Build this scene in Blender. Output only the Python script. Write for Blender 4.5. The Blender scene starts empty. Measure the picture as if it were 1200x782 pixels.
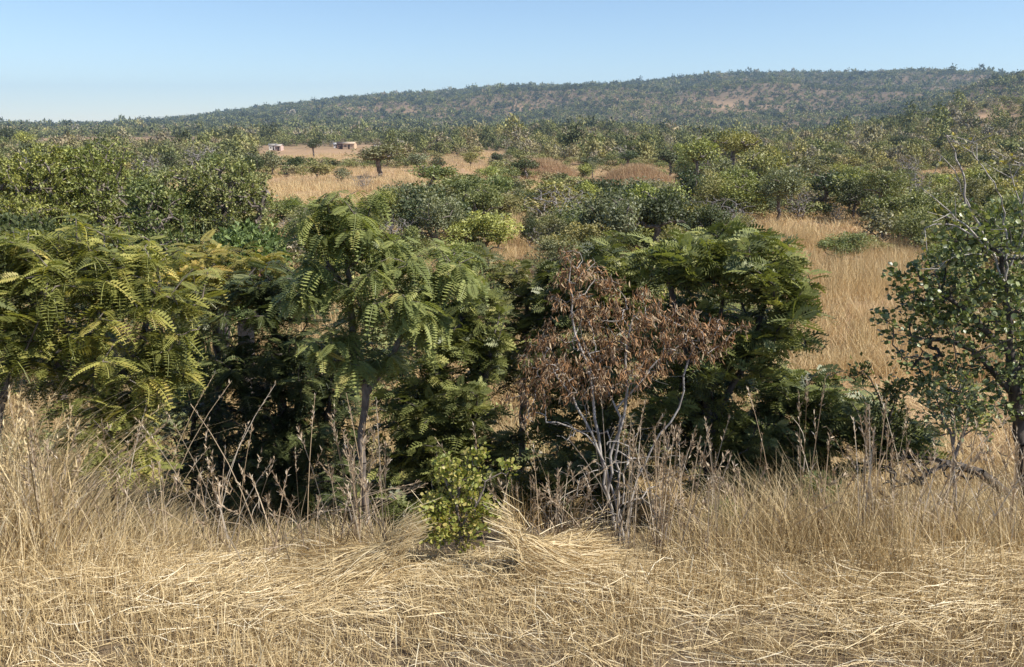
import bpy, math, random
import numpy as np
from mathutils import Vector
SC = bpy.context.scene
COL = SC.collection
R = math.radians
rng = np.random.default_rng(11)
random.seed(5)

# ------------------------------------------------------------------ camera model
H = 2.6; PITCH = R(14.3); F = 960.0
SUN_AZ, SUN_EL = R(112), R(50)
def ray(px, py):
    cx = (px-600)/F; cy = (391-py)/F
    return np.array([cx, math.cos(PITCH)+cy*math.sin(PITCH), cy*math.cos(PITCH)-math.sin(PITCH)])
def at(px, py, Y):
    d = ray(px, py); return np.array([0, 0, H]) + d*(Y/d[1])

# ------------------------------------------------------------------ noise and terrain
_perm = np.random.default_rng(3).random((256, 256))
def vnoise(x, y):
    xi = np.floor(x).astype(int); yi = np.floor(y).astype(int); fx = x-xi; fy = y-yi
    fx = fx*fx*(3-2*fx); fy = fy*fy*(3-2*fy)
    a = _perm[xi & 255, yi & 255]; b = _perm[(xi+1) & 255, yi & 255]
    c = _perm[xi & 255, (yi+1) & 255]; d = _perm[(xi+1) & 255, (yi+1) & 255]
    return (a*(1-fx)+b*fx)*(1-fy)+(c*(1-fx)+d*fx)*fy*1.0
def fbm(x, y, o=4):
    s = 0; a = .5; t = 0
    for i in range(o):
        s = s+a*vnoise(x*2**i+17.3*i, y*2**i+5.1*i); t += a; a *= .5
    return s/t-.5
def sst(t):
    t = np.clip(t, 0, 1); return t*t*(3-2*t)
def prof(table):
    az = []; tan = []
    for px, py in table:
        d = ray(px, py); az.append(math.atan2(d[0], d[1])); tan.append(d[2]/math.hypot(d[0], d[1]))
    return np.array(az), np.array(tan)
RIDGE = prof([(-500, 136), (-200, 144), (0, 148), (100, 150), (200, 143), (300, 131), (400, 118), (500, 111), (600, 105), (700, 103),
              (760, 99), (800, 94), (850, 89), (950, 88), (1050, 88), (1130, 88), (1200, 91), (1400, 100), (1800, 120)])
SPUR = prof([(960, 165), (1010, 152), (1060, 132), (1100, 117), (1150, 103), (1200, 90), (1300, 70), (1600, 50)])
FOOT = prof([(820, 178), (900, 173), (950, 166), (1000, 158), (1050, 146), (1100, 137), (1150, 128), (1200, 121), (1300, 106), (1600, 90)])
KNOLL = prof([(440, 182), (480, 176), (520, 164), (600, 156), (700, 153), (760, 157), (820, 167), (870, 178), (920, 186)])
def ground(x, y):
    x = np.asarray(x, float); y = np.asarray(y, float)
    r = np.hypot(x, y); az = np.arctan2(x, y)
    t = y+sst((y-15)/45)*(r-y)
    z = np.interp(t, [-50, 4.25, 4.8, 6.1, 8.7, 12, 15, 30, 70, 120, 200, 350, 600, 1000, 1600, 6000],
                  [0, 0, -.12, -.75, -1.85, -2.25, -2.35, -2.85, -4, -5, -6.6, -8.6, -9.6, -9.0, -7, -7])
    z = z+fbm(x*.7+9, y*.7, 3)*np.interp(t, [0, 3, 5, 10, 60], [.05, .10, .16, .35, .5])
    z = z+fbm(x*.05, y*.05, 3)*np.interp(t, [10, 40, 150, 400], [0, .5, 1.8, 4])
    fr = (y > 0)
    def hill(tab, Rr, foot, back, pw, base):
        tn = np.interp(az, tab[0], tab[1], left=-9, right=tab[1][-1])
        top = np.maximum(H+Rr*tn, base)
        up = np.clip((r-foot)/(Rr-foot), 0, 1); s = sst(up)*.5+.5*up**pw
        if back: s = s*(1-sst((r-Rr)/back))
        g = fbm(x*.004+7, y*.004+3, 4)*(top-base)*.55*np.clip(4*s*(1-s), 0, 1)
        return np.where(fr, (top-base)*s+g, 0)
    tn = RIDGE
    R0 = np.interp(az, [-.6, 0, .5], [3300, 2700, 2500])
    h1 = hill(RIDGE, R0, 1050, 0, 1.3, -7)
    h2 = hill(SPUR, 1350., 700, 500, 1.2, -9)
    h3 = hill(FOOT, 560., 230, 260, 1.1, -8.6)
    h4 = hill(KNOLL, 640., 380, 300, 1.1, -9.5)
    far = sst((-y)/300)*0
    return z+np.maximum(np.maximum(h1, h2), np.maximum(h3, h4))+far
def gz(x, y): return float(ground(np.array([x]), np.array([y]))[0])
_D = np.geomspace(3, 3500, 4000)
def hit(px, py):
    """depth Y and point where the sight line meets the ground"""
    d = ray(px, py); P = _D[:, None]*(d/d[1])[None]+np.array([0, 0, H])
    z = ground(P[:, 0], P[:, 1]); k = np.argmax(P[:, 2] <= z)
    return P[k]

# ------------------------------------------------------------------ materials
def new_mat(name):
    m = bpy.data.materials.new(name); m.use_nodes = True; nt = m.node_tree; nt.nodes.clear(); return m, nt
def ramp(nt, cols, inp=None, pos=None):
    n = nt.nodes.new('ShaderNodeValToRGB'); e = n.color_ramp.elements
    while len(e) < len(cols): e.new(.5)
    for i, c in enumerate(cols):
        e[i].position = pos[i] if pos else i/(len(cols)-1); e[i].color = (*c, 1)
    if inp is not None: nt.links.new(inp, n.inputs[0])
    return n
def mixc(nt, a, b, f, mode='MIX'):
    n = nt.nodes.new('ShaderNodeMix'); n.data_type = 'RGBA'; n.blend_type = mode
    for s, v in ((0, f), (6, a), (7, b)):
        if isinstance(v, (int, float)): n.inputs[s].default_value = v
        elif isinstance(v, tuple): n.inputs[s].default_value = (*v, 1)
        else: nt.links.new(v, n.inputs[s])
    return n.outputs[2]
def leaf_mat(name, cols, trans=.25, rough=.5, spec=.4, inst=None, objcol=False, tt=(1.25, 1.3, .6)):
    m, nt = new_mat(name); L = nt.links
    a = nt.nodes.new('ShaderNodeAttribute'); a.attribute_name = 'rnd'
    c = ramp(nt, cols, a.outputs['Fac']).outputs[0]
    if inst:
        t = nt.nodes.new('ShaderNodeAttribute'); t.attribute_type = 'INSTANCER'; t.attribute_name = 'tint'
        c2 = ramp(nt, inst, t.outputs['Fac']).outputs[0]
        c = mixc(nt, c2, c, 1.0, 'MULTIPLY')
    if objcol:
        o = nt.nodes.new('ShaderNodeObjectInfo')
        c = mixc(nt, c, o.outputs['Color'], 1.0, 'MULTIPLY')
    p = nt.nodes.new('ShaderNodeBsdfPrincipled'); L.new(c, p.inputs['Base Color'])
    p.inputs['Roughness'].default_value = rough; p.inputs['Specular IOR Level'].default_value = spec
    out = nt.nodes.new('ShaderNodeOutputMaterial')
    if trans > 0:
        tr = nt.nodes.new('ShaderNodeBsdfTranslucent')
        L.new(mixc(nt, c, tt, 1.0, 'MULTIPLY'), tr.inputs['Color'])
        mx = nt.nodes.new('ShaderNodeMixShader'); mx.inputs[0].default_value = trans
        L.new(p.outputs[0], mx.inputs[1]); L.new(tr.outputs[0], mx.inputs[2]); L.new(mx.outputs[0], out.inputs[0])
    else: L.new(p.outputs[0], out.inputs[0])
    return m
def bark_mat(name, a, b, rough=.9, sc=30):
    m, nt = new_mat(name); L = nt.links
    tc = nt.nodes.new('ShaderNodeTexCoord'); mp = nt.nodes.new('ShaderNodeMapping'); mp.inputs['Scale'].default_value = (1, 1, .3)
    n = nt.nodes.new('ShaderNodeTexNoise'); n.inputs['Scale'].default_value = sc; n.inputs['Detail'].default_value = 6
    L.new(tc.outputs['Object'], mp.inputs[0]); L.new(mp.outputs[0], n.inputs['Vector'])
    c = ramp(nt, [a, b], n.outputs['Fac'], [.35, .65])
    p = nt.nodes.new('ShaderNodeBsdfPrincipled'); L.new(c.outputs[0], p.inputs['Base Color']); p.inputs['Roughness'].default_value = rough
    bp = nt.nodes.new('ShaderNodeBump'); bp.inputs['Strength'].default_value = .5; bp.inputs['Distance'].default_value = .01
    L.new(n.outputs['Fac'], bp.inputs['Height']); L.new(bp.outputs[0], p.inputs['Normal'])
    o = nt.nodes.new('ShaderNodeOutputMaterial'); L.new(p.outputs[0], o.inputs[0]); return m

M = {}
M['feather'] = leaf_mat('feather_leaf', [(.11, .125, .05), (.20, .215, .075), (.30, .30, .10), (.44, .37, .14)], .32, .5, .35, objcol=True)
M['glossy'] = leaf_mat('glossy_leaf', [(.05, .06, .03), (.10, .115, .05), (.165, .18, .07), (.28, .27, .12)], .25, .45, .4, objcol=True)
M['round'] = leaf_mat('round_leaf', [(.05, .06, .03), (.09, .11, .05), (.14, .16, .07), (.26, .26, .14)], .22, .4, .5, objcol=True)
M['lime'] = leaf_mat('lime_leaf', [(.16, .185, .04), (.28, .31, .07), (.40, .38, .11), (.52, .42, .15)], .35, .45, .4)
M['dead'] = leaf_mat('dead_leaf', [(.08, .045, .025), (.20, .115, .055), (.38, .20, .09), (.30, .21, .12), (.50, .38, .24)], .2, .6, .3, tt=(1.2, .9, .6))
M['bushleaf'] = leaf_mat('bush_leaf', [(.40, .44, .38), (.7, .72, .65), (1, 1, 1), (1.45, 1.35, 1.15)], .22, .5, .35, objcol=True)
WOODT = [(.085, .095, .055), (.125, .14, .07), (.19, .205, .09), (.22, .235, .10), (.28, .27, .12), (.30, .25, .16), (.27, .25, .21), (.34, .31, .13)]
M['wood'] = leaf_mat('woodland_leaf', [(.55, .6, .6), (.9, .9, .9), (1.2, 1.15, 1.1), (1.5, 1.4, 1.2)], .12, .8, .1, inst=WOODT)
GRT = [(.43, .31, .155), (.54, .405, .21), (.64, .50, .28), (.50, .35, .19), (.42, .33, .19)]
M['grass'] = leaf_mat('dry_grass', [(.55, .5, .45), (.9, .88, .82), (1.1, 1.1, 1.1), (1.4, 1.45, 1.5)], .2, .6, .25, inst=GRT, tt=(1.1, 1, .85))
M['straw'] = leaf_mat('straw', [(.13, .085, .045), (.36, .26, .13), (.55, .42, .22), (.67, .53, .30), (.75, .62, .39), (.86, .77, .57)], .2, .5, .35, tt=(1.1, 1., .85))
M['stalk'] = leaf_mat('grey_stalk', [(.25, .18, .12), (.38, .28, .18), (.46, .37, .26), (.60, .52, .42)], .15, .55, .3, tt=(1.1, 1, .85))
M['russet'] = leaf_mat('russet_grass', [(.32, .21, .12), (.44, .30, .18), (.52, .38, .22), (.58, .45, .27)], .2, .7, .2, tt=(1.1, 1, .85))
M['weed'] = leaf_mat('weed_leaf', [(.06, .10, .03), (.09, .14, .04), (.12, .16, .06), (.2, .2, .1)], .3, .5, .3)
M['pod'] = leaf_mat('seed_head', [(.10, .045, .045), (.16, .08, .07), (.22, .12, .11)], .1, .6, .3)
M['flower'] = leaf_mat('yellow_leaf', [(.45, .33, .03), (.6, .5, .06), (.55, .5, .22)], .3, .5, .3)
M['bark_dark'] = bark_mat('bark_dark', (.045, .036, .03), (.12, .10, .085))
M['bark_mid'] = bark_mat('bark_mid', (.10, .075, .06), (.24, .20, .17))
M['bark_pale'] = bark_mat('bark_pale', (.24, .21, .185), (.44, .40, .36))
M['twig_grey'] = bark_mat('twig_grey', (.16, .14, .13), (.30, .27, .25))

# ------------------------------------------------------------------ mesh helpers
def mesh(name, V, Q, mat, rnd=None, smooth=False):
    """V (n,3) float, Q (m,4) int quads"""
    me = bpy.data.meshes.new(name)
    V = np.ascontiguousarray(V, np.float32); Q = np.ascontiguousarray(Q, np.int32)
    me.vertices.add(len(V)); me.vertices.foreach_set('co', V.ravel())
    k = Q.shape[1]
    me.loops.add(Q.size); me.loops.foreach_set('vertex_index', Q.ravel())
    me.polygons.add(len(Q)); me.polygons.foreach_set('loop_start', np.arange(0, Q.size, k, dtype=np.int32))
    me.update(calc_edges=True)
    if smooth: me.polygons.foreach_set('use_smooth', np.ones(len(Q), bool))
    if rnd is not None:
        a = me.attributes.new('rnd', 'FLOAT', 'FACE'); a.data.foreach_set('value', np.ascontiguousarray(rnd, np.float32))
    me.materials.append(mat)
    return me
def link(name, data, parent=None, **kw):
    o = bpy.data.objects.new(name, data); COL.objects.link(o)
    if parent is not None: o.parent = parent
    for k, v in kw.items():
        if v is not None: o[k] = v
    return o
def cat(parts):
    V = []; Q = []; r = []; n = 0
    for v, q, c in parts:
        V.append(v); Q.append(q+n); r.append(c); n += len(v)
    return np.concatenate(V), np.concatenate(Q), np.concatenate(r)
def norm(v): return v/np.maximum(np.linalg.norm(v, axis=-1, keepdims=True), 1e-9)
def frames(d, up=None):
    """rotation matrices whose x axis is d and whose z axis leans to up"""
    d = norm(d)
    if up is None: up = np.tile([0, 0, 1.], (len(d), 1))
    y = np.cross(up, d); bad = np.linalg.norm(y, axis=1) < 1e-3; y[bad] = [0, 1, 0]; y = norm(y)
    z = np.cross(d, y)
    return np.stack([d, y, z], axis=2)
def place(tv, tq, pos, Rm, s, g, per_leaf_rnd=None, spread=.12):
    n = len(pos); V = np.einsum('nij,kj->nki', Rm, tv)*np.reshape(s, (-1, 1, 1))+pos[:, None, :]
    Q = (tq[None]+np.arange(n)[:, None, None]*len(tv)).reshape(-1, tq.shape[1])
    r = per_leaf_rnd if per_leaf_rnd is not None else g.random(n)
    r = np.clip(np.repeat(r, len(tq))+g.normal(0, spread, n*len(tq)), 0, 1)
    return V.reshape(-1, 3), Q, r
# leaf templates (x = along the leaf)
def frond(pairs=9, droop=.5, wide=.30, cup=.25, narrow=.045):
    V = []; Q = []
    def pt(t): return np.array([t*(1-.18*droop*t), 0, -droop*.55*t*t])
    for i in range(3):                                   # rachis ribbon
        a, b = pt(i/3), pt((i+1)/3); w = .012; k = len(V)
        V += [a+[0, w, 0], b+[0, w, 0], b-[0, w, 0], a-[0, w, 0]]; Q.append([k, k+1, k+2, k+3])
    for i in range(pairs):
        t = .14+.86*i/(pairs-1); c = pt(t); L = wide*(math.sin(min(1, t*1.05)*math.pi*.80+.45))**.7 if t < .97 else wide*.55
        for s in (-1, 1):
            d = np.array([.45, s*.9, cup*(1 if i % 2 else .7)]); d /= np.linalg.norm(d)
            e = np.array([d[1]*-s, d[0]*s, 0])*narrow*(1 if s > 0 else -1)
            tip = c+d*L-np.array([0, 0, .10*L]); mid = c+d*L*.5
            e2 = np.array([1, 0, 0])*narrow
            k = len(V); V += [c, mid+e2, tip, mid-e2]; Q.append([k, k+1, k+2, k+3])
    return np.array(V), np.array(Q)
FR = [frond(12, .45, .27, .3, .05), frond(11, 1.0, .30, .1, .055), frond(12, .7, .22, -.15, .05), frond(10, 1.5, .32, .2, .06), frond(9, 1.2, .25, .4, .06), frond(12, .15, .30, .05, .05)]
PIN = [frond(7, .5, .42, .1, .085), frond(6, .9, .40, .1, .09)]            # broader leaflets
def simple(w=.5, fold=.15, bend=.2):
    V = np.array([[0, 0, 0], [.45, w/2, fold], [1, 0, -bend], [.45, -w/2, fold]]); return V, np.array([[0, 1, 2, 3]])
def roundleaf(w=.95):
    V = []; 
    for a in range(6):
        t = a*math.pi/3; V.append([.5-.5*math.cos(t), w/2*math.sin(t), .10*abs(math.sin(t))])
    V = np.array(V); return V, np.array([[0, 1, 2, 3], [0, 3, 4, 5]])
def hangleaf():
    V = np.array([[0, .0, 0], [.3, .075, .06], [.65, .085, .16], [1, .02, .38], [.7, -.05, .10], [.35, -.07, -.04]])
    return V, np.array([[0, 1, 2, 3], [0, 3, 4, 5]])
SIMPLE, ROUND, HANG = simple(), roundleaf(), hangleaf()

def tubes(P, par, rad, sides=5):
    """frusta along every node-parent edge"""
    idx = np.where(par >= 0)[0]; a = P[par[idx]]; b = P[idx]
    rb = rad[idx]; ra = np.minimum(rad[par[idx]], rb*1.35)
    Fm = frames(b-a+1e-6); ang = np.arange(sides)*2*math.pi/sides
    ring = np.stack([np.zeros(sides), np.cos(ang), np.sin(ang)], 1)
    off = np.einsum('nij,kj->nki', Fm, ring)
    # lap joints: start a little inside the parent
    V = np.concatenate([a[:, None]+off*ra[:, None, None], b[:, None]+off*rb[:, None, None]], 1)
    q = np.array([[i, (i+1) % sides, sides+(i+1) % sides, sides+i] for i in range(sides)])
    Q = (q[None]+np.arange(len(idx))[:, None, None]*2*sides).reshape(-1, 4)
    return V.reshape(-1, 3), Q
def smooth_poly(pts, step):
    pts = np.array(pts, float); out = [pts[0]]
    n = len(pts)
    for i in range(n-1):
        p0 = pts[max(i-1, 0)]; p1 = pts[i]; p2 = pts[i+1]; p3 = pts[min(i+2, n-1)]
        k = max(2, int(np.linalg.norm(p2-p1)/step))
        for j in range(1, k+1):
            t = j/k; out.append(.5*((2*p1)+(-p0+p2)*t+(2*p0-5*p1+4*p2-p3)*t*t+(-p0+3*p1-3*p2+p3)*t**3))
    return np.array(out)
def grow(roots, tips, g, step=.12, r0=.004, rmax=.08, pw=.5, wob=.03, up=.25):
    """skeleton: hand-laid limbs, then twigs that reach every tip"""
    P = []; par = []
    for k, poly in enumerate(roots):
        pts = smooth_poly(poly, step)
        if k == 0: last = -1
        else:
            A = np.array(P); last = int(np.argmin(np.linalg.norm(A-pts[0], axis=1))); pts = pts[1:]
        for p in pts:
            P.append(p+g.normal(0, wob*.25, 3)); par.append(last); last = len(P)-1
    n0 = len(P); A = np.zeros((len(P)+len(tips)*40, 3)); A[:n0] = P; N = n0
    base = A[0]
    d = np.array([np.min(np.linalg.norm(A[:n0]-t, axis=1)) for t in tips]); order = np.argsort(d)
    ends = []
    for i in order:
        t = tips[i]; v = t-A[:N]; dist = np.linalg.norm(v, axis=1)
        cost = dist+np.maximum(0, -v[:, 2])*.8
        j = int(np.argmin(cost)); L = dist[j]; k = min(38, max(2, int(L/step)))
        if N+k >= len(A): A = np.concatenate([A, np.zeros((len(A), 3))])
        a = A[j].copy(); m = (a+t)/2+np.array([0, 0, up*L*.5])*(1 if t[2] > a[2] else -.2)+g.normal(0, wob*L, 3)
        last = j
        for q in range(1, k+1):
            u = q/k; A[N] = (1-u)**2*a+2*u*(1-u)*m+u*u*t+g.normal(0, wob*.12, 3)*(q < k); par.append(last); last = N; N += 1
        ends.append(N-1)
    A = A[:N]; par = np.array(par); cnt = np.zeros(N)
    cnt[ends] = 1; has = np.zeros(N, bool); has[par[par >= 0]] = True; cnt[~has] = 1
    for i in range(N-1, -1, -1):
        if par[i] >= 0: cnt[par[i]] += cnt[i]
    rad = np.minimum(r0*cnt**pw, rmax)
    return A, par, rad, cnt, np.array(ends)
def ell(g, n, c, r, shell=.35):
    v = norm(g.normal(0, 1, (n, 3))); u = g.random(n)**shell
    return np.array(c)+v*u[:, None]*np.array(r)
def blob(px, py, wpx, hpx, Y, dy):
    c = at(px, py, Y); sl = np.linalg.norm(c-np.array([0, 0, H])); k = sl/F
    return c, (wpx*k, dy, hpx*k/math.cos(PITCH*.6))
def outward(g, pos, centre, drop=0., jit=.6):
    o = pos-centre; o[:, 2] *= .6; o = norm(o)+g.normal(0, jit, o.shape); o[:, 2] -= drop; return norm(o)

def thing(name, label, cat_, loc, group=None):
    return link(name, None, None, label=label, category=cat_, group=group) if loc is None else _thing(name, label, cat_, loc, group)
def _thing(name, label, cat_, loc, group=None):
    o = link(name, None, None, label=label, category=cat_, group=group); o.location = Vector([float(a) for a in loc]); o.empty_display_size = .1; return o
def sub(V, loc): return V-np.array(loc)[None]
# ------------------------------------------------------------------ the setting
def build_ground():
    th = np.concatenate([np.radians(np.arange(-44, 44.01, .22)), np.radians(np.arange(47, 315, 4.))])
    rr = np.concatenate([[0], np.geomspace(.4, 3.2, 14), np.geomspace(3.3, 9, 90), np.geomspace(9.1, 6500, 330)])
    T, Rr = np.meshgrid(th, rr); X = Rr*np.sin(T); Y = Rr*np.cos(T); Z = ground(X, Y)
    V = np.stack([X, Y, Z], -1).reshape(-1, 3); n = len(th); m = len(rr)
    i, j = np.meshgrid(np.arange(m-1), np.arange(n), indexing='ij'); j2 = (j+1) % n
    Q = np.stack([i*n+j, (i+1)*n+j, (i+1)*n+j2, i*n+j2], -1).reshape(-1, 4)
    mt, nt = new_mat('ground'); L = nt.links
    me = mesh('ground', V, Q[:, ::-1], mt, smooth=True)
    a = me.attributes.new('patch', 'FLOAT', 'POINT'); a.data.foreach_set('value', patches(V[:, 0], V[:, 1]).astype(np.float32))
    rr_ = np.hypot(V[:, 0], V[:, 1]); a = me.attributes.new('litter', 'FLOAT', 'POINT')
    a.data.foreach_set('value', (np.interp(rr_, [150, 450, 900], [0, .75, .9])*(1-.8*patches(V[:, 0], V[:, 1]))+1.0*(rr_ < 13)).astype(np.float32))
    geo = nt.nodes.new('ShaderNodeNewGeometry')
    def nz(s, d=5, rough=.6):
        k = nt.nodes.new('ShaderNodeTexNoise'); k.inputs['Scale'].default_value = s; k.inputs['Detail'].default_value = d
        k.inputs['Roughness'].default_value = rough; L.new(geo.outputs['Position'], k.inputs['Vector']); return k.outputs['Fac']
    big, mid, fine, vf = nz(.012), nz(.12), nz(1.7), nz(28)
    c1 = ramp(nt, [(.20, .12, .075), (.30, .19, .11), (.36, .24, .13), (.27, .20, .115)], big, [.3, .45, .55, .7]).outputs[0]
    c2 = ramp(nt, [(.17, .10, .065), (.27, .19, .10), (.38, .27, .15)], mid, [.35, .5, .65]).outputs[0]
    c = mixc(nt, c1, c2, .5)
    c = mixc(nt, c, ramp(nt, [(.45, .42, .4), (1, 1, 1), (1.25, 1.2, 1.1)], fine, [.3, .5, .7]).outputs[0], .8, 'MULTIPLY')
    c = mixc(nt, c, ramp(nt, [(.4, .38, .36), (1, 1, 1), (1.3, 1.25, 1.15)], vf, [.35, .5, .68]).outputs[0], .6, 'MULTIPLY')
    at_ = nt.nodes.new('ShaderNodeAttribute'); at_.attribute_name = 'patch'
    c = mixc(nt, c, ramp(nt, [(.44, .29, .165), (.38, .24, .15)], mid).outputs[0], at_.outputs['Fac'])
    ah = nt.nodes.new('ShaderNodeAttribute'); ah.attribute_name = 'litter'
    c = mixc(nt, c, ramp(nt, [(.09, .068, .048), (.15, .11, .07), (.22, .16, .095)], nz(.03)).outputs[0], ah.outputs['Fac'])
    p = nt.nodes.new('ShaderNodeBsdfPrincipled'); L.new(c, p.inputs['Base Color']); p.inputs['Roughness'].default_value = .95
    p.inputs['Specular IOR Level'].default_value = .1
    b = nt.nodes.new('ShaderNodeBump'); b.inputs['Strength'].default_value = .7; b.inputs['Distance'].default_value = .03
    L.new(vf, b.inputs['Height']); L.new(b.outputs[0], p.inputs['Normal'])
    o = nt.nodes.new('ShaderNodeOutputMaterial'); L.new(p.outputs[0], o.inputs[0])
    link('ground', me, kind='structure')

def zone(px0, py0, px1, py1):
    """ground patch (azimuth and range limits) seen between two picture corners"""
    a = hit(px0, (py0+py1)/2); b = hit(px1, (py0+py1)/2)
    r0 = np.hypot(*hit((px0+px1)/2, py1)[:2]); r1 = np.hypot(*hit((px0+px1)/2, py0)[:2])
    return math.atan2(a[0], a[1]), math.atan2(b[0], b[1]), r0, r1
OPEN = [zone(*z) for z in [(312, 204, 485, 246), (385, 200, 500, 232), (306, 172, 445, 187), (35, 161, 255, 171), (940, 300, 1070, 480),
                           (895, 262, 1000, 305), (500, 192, 575, 208), (585, 262, 625, 330), (1040, 400, 1200, 520),
                           (560, 178, 590, 190)]]
def openness(x, y):
    az = np.arctan2(x, y); r = np.hypot(x, y); o = np.zeros_like(r)
    for a0, a1, r0, r1 in OPEN:
        w = (a1-a0)*.18; q = (r1-r0)*.15
        o = np.maximum(o, sst((az-a0)/w+.5)*sst((a1-az)/w+.5)*sst((r-r0)/q+.5)*sst((r1-r)/q+.5))
    return o
SPOTS = [(400, 128, 45, 7), (100, 165, 80, 6), (410, 139, 25, 4), (590, 120, 25, 3), (1180, 127, 50, 5), (1150, 137, 60, 4), (680, 160, 60, 6), (720, 170, 60, 6),
         (395, 183, 55, 8), (340, 157, 15, 1.6), (850, 125, 60, 8), (730, 118, 40, 5), (1080, 165, 60, 4), (1120, 200, 40, 4), (600, 128, 60, 4), (500, 132, 50, 4)]
KEEP = [(330, 206, 430, 232), (893, 262, 1008, 300), (960, 330, 1060, 560), (1072, 435, 1180, 560), (520, 194, 572, 203), (596, 275, 618, 318), (308, 172, 448, 186), (38, 161, 250, 168), (561, 180, 590, 187), (486, 181, 548, 188), (655, 160, 700, 164), (1090, 197, 1135, 203), (1150, 136, 1200, 141),
        (602, 187, 680, 200), (702, 194, 786, 212), (1040, 300, 1075, 330)]
def blocks(x, y, h, hw):
    """would something h tall and hw half wide standing here close off one of the open grassy views"""
    z0 = ground(x, y); a = np.zeros(len(x), bool)
    def pr(z):
        f = y*math.cos(PITCH)-(z-H)*math.sin(PITCH); u = y*math.sin(PITCH)+(z-H)*math.cos(PITCH); return 600+F*x/f, 391-F*u/f, F/f
    px, pt, k = pr(z0+h); _, pb, _ = pr(z0)
    for a0, b0, a1, b1 in KEEP: a |= (px+hw*k*.8 > a0) & (px-hw*k*.8 < a1) & (pb > b0+3) & (pt < b1-3)
    return a
def patches(x, y):
    o = openness(x, y)*.75; P = np.stack([x, y, ground(x, y)-H], -1)
    f = P[..., 1]*math.cos(PITCH)-P[..., 2]*math.sin(PITCH); u = P[..., 1]*math.sin(PITCH)+P[..., 2]*math.cos(PITCH)
    ok = (f > 20); f = np.maximum(f, 1); px = 600+F*P[..., 0]/f; py = 391-F*u/f
    for cx, cy, a, b in SPOTS:
        o = np.maximum(o, ok*.9*np.exp(-((px-cx)/a)**2-((py-cy)/b)**2)*(.35+vnoise(x*.03, y*.03)))
    return np.clip(o, 0, 1)*np.clip(.5+1.6*(fbm(x*.05+3, y*.05, 3)+.3), 0, 1)

def build_air():
    w = bpy.data.worlds.new('World'); SC.world = w; w.use_nodes = True; nt = w.node_tree
    bg = nt.nodes['Background']; sky = nt.nodes.new('ShaderNodeTexSky'); sky.sky_type = 'NISHITA'; sky.sun_disc = False
    sky.sun_elevation = SUN_EL; sky.sun_rotation = SUN_AZ; sky.altitude = 900; sky.air_density = 1.0; sky.dust_density = .1; sky.ozone_density = 3.2
    nt.links.new(sky.outputs[0], bg.inputs[0]); bg.inputs[1].default_value = .10
    s = bpy.data.lights.new('sun', 'SUN'); s.energy = 5.0; s.angle = R(.53); s.color = (1, .95, .86)
    o = bpy.data.objects.new('sun', s); COL.objects.link(o)
    d = Vector((math.sin(SUN_AZ)*math.cos(SUN_EL), math.cos(SUN_AZ)*math.cos(SUN_EL), math.sin(SUN_EL)))
    o.rotation_euler = d.to_track_quat('Z', 'Y').to_euler()
    c = bpy.data.cameras.new('camera'); c.lens = 36*F/1200; c.sensor_width = 36; c.clip_start = .05; c.clip_end = 20000
    o = bpy.data.objects.new('camera', c); COL.objects.link(o); o.location = (0, 0, H); o.rotation_euler = (R(90)-PITCH, 0, 0); SC.camera = o
    SC.view_settings.view_transform = 'Standard'; SC.view_settings.look = 'None'; SC.view_settings.exposure = .62; SC.view_settings.gamma = 1
    SC.render.engine = 'CYCLES'; SC.render.resolution_x = 1024; SC.render.resolution_y = 667
    SC.cycles.max_bounces = 6; SC.cycles.diffuse_bounces = 3; SC.cycles.transmission_bounces = 3; SC.cycles.volume_bounces = 1
def build_haze():
    z1 = 300.; z0 = -60.; a = 6600.
    V = np.array([[x, y, z] for z in (z0, z1) for y in (-a, a) for x in (-a, a)])
    Q = np.array([[0, 2, 3, 1], [4, 5, 7, 6], [0, 1, 5, 4], [2, 6, 7, 3], [0, 4, 6, 2], [1, 3, 7, 5]])
    m, nt = new_mat('haze'); v = nt.nodes.new('ShaderNodeVolumePrincipled'); v.inputs['Density'].default_value = HAZE
    v.inputs['Color'].default_value = (.50, .72, 1, 1); v.inputs['Anisotropy'].default_value = .3
    o = nt.nodes.new('ShaderNodeOutputMaterial'); nt.links.new(v.outputs[0], o.inputs['Volume'])
    link('haze', mesh('haze', V, Q, m), kind='stuff', label='thin blue haze over the valley and hills', category='haze')
HAZE = .00012

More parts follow.
